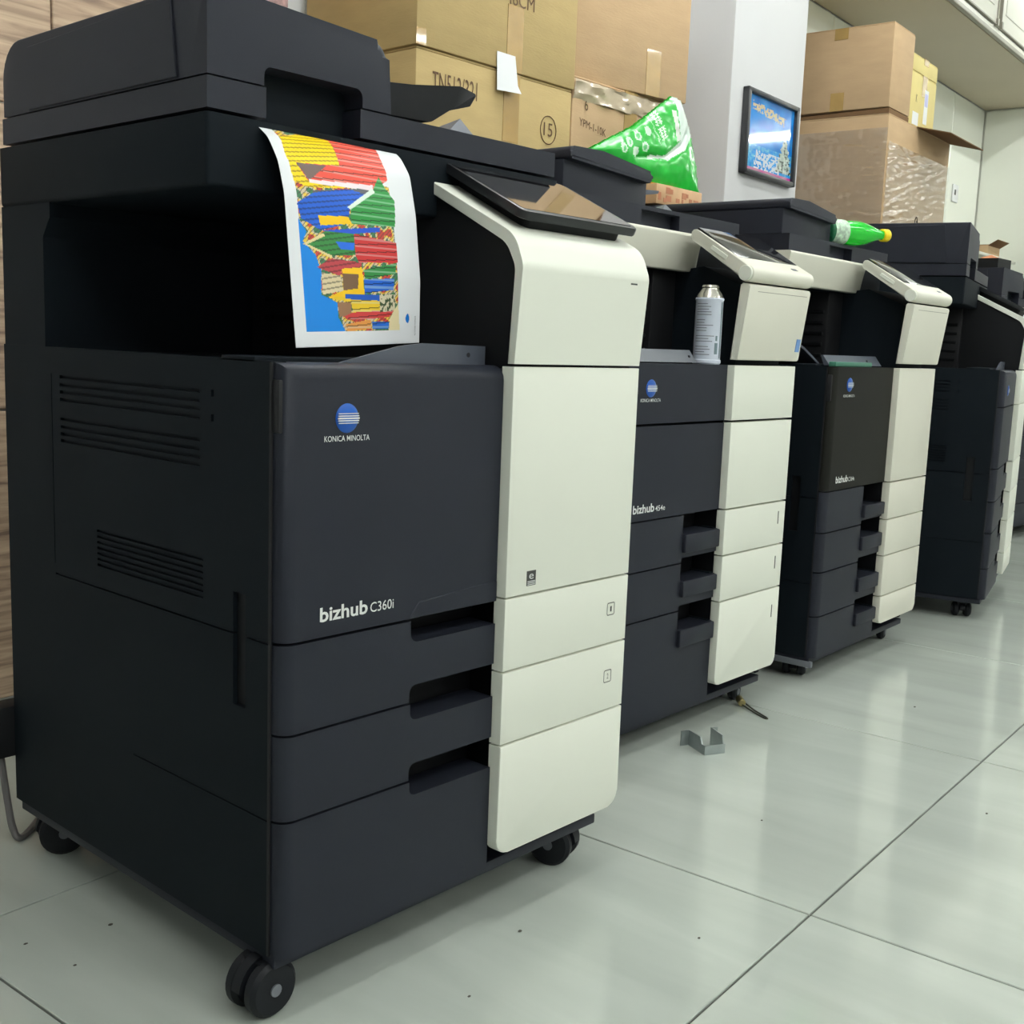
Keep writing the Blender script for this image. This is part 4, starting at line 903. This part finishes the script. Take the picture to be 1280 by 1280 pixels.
def bag_v(i, k, back):
    D_ = VB if back else VF
    if (i, k) in D_: return D_[(i, k)]
    x = x0b+i*cs; z = z0b+k*cs
    ed = min(seg_d((x, z), BAG[a], BAG[(a+1) % len(BAG)]) for a in range(len(BAG)))
    fd = min(seg_d((x, z), a, b) for a, b in zip(FOLD, FOLD[1:]))
    b = 0.018*(1-math.exp(-ed/0.022)); cr_ = 0.008*noise.noise((x*9, z*9, 2))+0.0015*noise.noise((x*45, z*45, 6))
    y = 0.800+0.10*(z-1.197)-b-cr_*(1 if ed > 0.004 else 0.3)+0.012*math.exp(-fd/0.010)
    if back: y = 0.806+0.10*(z-1.197)+b*0.7+cr_*0.3
    # pull the border vertices onto the outline
    D_[(i, k)] = bm.verts.new((x, y, max(z, 1.1972))); return D_[(i, k)]
cells = {(i, k) for i in range(nxb) for k in range(nzb) if inside((x0b+(i+.5)*cs, z0b+(k+.5)*cs), BAG)}
for (i, k) in cells:
    for back in (0, 1):
        f = bm.faces.new([bag_v(a, b, back) for a, b in ((i, k), (i+1, k), (i+1, k+1), (i, k+1))]); c = bag_colour(x0b+(i+.5)*cs, z0b+(k+.5)*cs)
        for l in f.loops: l[lay] = (*c, 1)
    for (di, dk, e0, e1) in ((-1, 0, (i, k), (i, k+1)), (1, 0, (i+1, k), (i+1, k+1)), (0, -1, (i, k), (i+1, k)), (0, 1, (i, k+1), (i+1, k+1))):
        if (i+di, k+dk) not in cells:
            f = bm.faces.new((bag_v(*e0, 0), bag_v(*e1, 0), bag_v(*e1, 1), bag_v(*e0, 1)))
            for l in f.loops: l[lay] = (*lin((0, 172, 44)), 1)
bg = link('plastic_bag', bm, attr_mat('bag_plastic', 0.28, 0.5, 0.2), None, 60); tag(bg, 'crumpled bright green plastic bag with white print behind the copiers', 'bag')

# ------------------------------------------------------------------ floor bits
br = thing('steel_bracket', 'small bent steel bracket lying on the tiles beside the copier', 'bracket', (1.125, 0.139, 0), -0.45)
bm = NB(); box(bm, 0.0, 0.046, -0.0012, 0.0012, 0.0, 0.0185); link('web', bm, STEEL, br)
bm = NB(); prism(bm, [(0.0013, 0.0), (0.062, 0.0), (0.062, 0.031), (0.018, 0.031), (0.012, 0.0185), (0.0013, 0.0185)], 'x', 0.0, 0.0024); link('flange', bm, STEEL, br)
bm = NB(); prism(bm, [(0.0013, 0.0), (0.050, 0.0), (0.050, 0.036), (0.008, 0.034), (0.004, 0.0185), (0.0013, 0.0185)], 'x', 0.0436, 0.0460); link('flange', bm, STEEL, br)
bm = NB(); box(bm, -0.018, -0.0001, 0.0596, 0.0620, 0.0, 0.031); link('foot', bm, STEEL, br)
bm = NB(); box(bm, 0.0461, 0.058, 0.0476, 0.0500, 0.010, 0.036); link('ear', bm, STEEL, br)
kw = thing('wire_loop', 'thin bent wire loop with a brass bead on the floor', 'wire', (1.432, 0.212, 0), 0)
bm = NB(); tube(bm, [(0.022, 0.045, 0.006), (0.0, 0.0, 0.003), (-0.018, -0.040, 0.002), (-0.012, -0.043, 0.002), (0.010, 0.0, 0.003), (0.032, 0.038, 0.006)], 0.0017, 6, 6); link('wire', bm, mat('wire_steel', (0.10, 0.10, 0.08), 0.4, metal=0.7), kw)
bm = NB(); cyl(bm, (0.016, 0.035, 0.009), (0.034, 0.055, 0.012), 0.0085, 14, 0.002); link('bead', bm, mat('brass', (0.45, 0.38, 0.18), 0.3, metal=0.8), kw)
# crumbs of dirt on the tiles
random.seed(11)
for (x, y, r) in ((0.36, -0.06, .004), (0.52, -0.24, .003), (0.20, -0.12, .003), (-0.12, 0.36, .003), (-0.02, 0.33, .004), (1.75, -0.02, .004), (1.25, -0.36, .0035), (0.93, -0.10, .003), (-0.10, 0.27, .0028)):
    bm = NB(); bmesh.ops.create_icosphere(bm, subdivisions=1, radius=r*0.65)
    for v in bm.verts: v.co = Vector((v.co.x*(1+0.8*random.random()), v.co.y, max(0, v.co.z*0.4+r*0.3)))
    o = link('dirt_crumb', bm, mat('dirt', (0.08, 0.075, 0.06), 0.8)); o.location = (x, y, 0); tag(o, 'tiny dark crumb of dirt on the pale floor tiles', 'dirt', 'crumbs on the floor')

# ------------------------------------------------------------------ far corner bits
sh = thing('wall_shelf', 'narrow white shelf on the panelled wall in the far corner', 'shelf'); sh.matrix_world = ROOM_M
bm = NB(); box(bm, 5.60, 6.60, -0.30, -0.013, 1.362, 1.380, 0.003); link('board', bm, CABIN, sh)
for xx in (5.7, 6.5):
    bm = NB(); prism(bm, [(-0.28, 1.362), (-0.013, 1.362), (-0.013, 1.27)], 'x', xx-0.01, xx+0.01); link('shelf_bracket', bm, CABIN, sh)
x, y, _ = rm(6.10, -0.27)
kb = thing('open_box', 'small open kraft box on the far wall shelf', 'box', (x, y, 1.380), RY)
bm = NB(); box(bm, 0, 0.24, 0, 0.004, 0, 0.055); box(bm, 0, 0.24, 0.146, 0.15, 0, 0.055); box(bm, 0, 0.004, 0.004, 0.146, 0, 0.055); box(bm, 0.236, 0.24, 0.004, 0.146, 0, 0.055); box(bm, 0, 0.24, 0, 0.15, 0, 0.004); link('body', bm, CARD2, kb)
bm = NB(); box(bm, 0, 0.24, -0.05, 0.0, 0.053, 0.056)
for v in bm.verts: v.co.z += -v.co.y*0.6
link('flap', bm, CARDD, kb)
bm = NB(); box(bm, 0.24, 0.29, 0.0, 0.15, 0.053, 0.056)
for v in bm.verts: v.co.z += (v.co.x-0.24)*0.6
link('flap', bm, CARDD, kb)
so = thing('wall_socket', 'white wall socket on the panelled back wall beside the wrapped carton', 'socket'); so.matrix_world = ROOM_M
bm = NB(); box(bm, 6.17, 6.27, -0.022, -0.0125, 1.70, 1.80, 0.003); link('plate', bm, PAPERW, so)
bm = NB(); box(bm, 6.195, 6.215, -0.024, -0.0215, 1.74, 1.77); link('switch', bm, INKG, so)
# small tray with a cloth on the far copier
p = on(T5, 0.02, 0.165, 1.1805)
tr = thing('black_tray', 'small black tray on top of the far copier feeder', 'tray', p)
bm = NB(); box(bm, 0, 0.16, 0, 0.005, 0, 0.042); box(bm, 0, 0.16, 0.135, 0.14, 0, 0.042); box(bm, 0, 0.005, 0.005, 0.135, 0, 0.042); box(bm, 0.155, 0.16, 0.005, 0.135, 0, 0.042); link('rim', bm, BLACK, tr)
bm = NB(); box(bm, 0.005, 0.155, 0.005, 0.135, 0, 0.005); link('bottom', bm, BLACK, tr)
bm = NB(); bmesh.ops.create_icosphere(bm, subdivisions=3, radius=1)
for v in bm.verts:
    n_ = 1+0.25*noise.noise(v.co*2.2); v.co = Vector((0.055*v.co.x*n_, 0.045*v.co.y*n_, max(-0.024, 0.030*v.co.z*n_)))
oc = link('orange_cloth', bm, mat('orange_cloth', lin((225, 150, 110)), 0.8), None, 60); oc.location = on(T5, 0.115, 0.235, 1.2100); tag(oc, 'crumpled pale orange cloth lying in the small black tray', 'cloth')
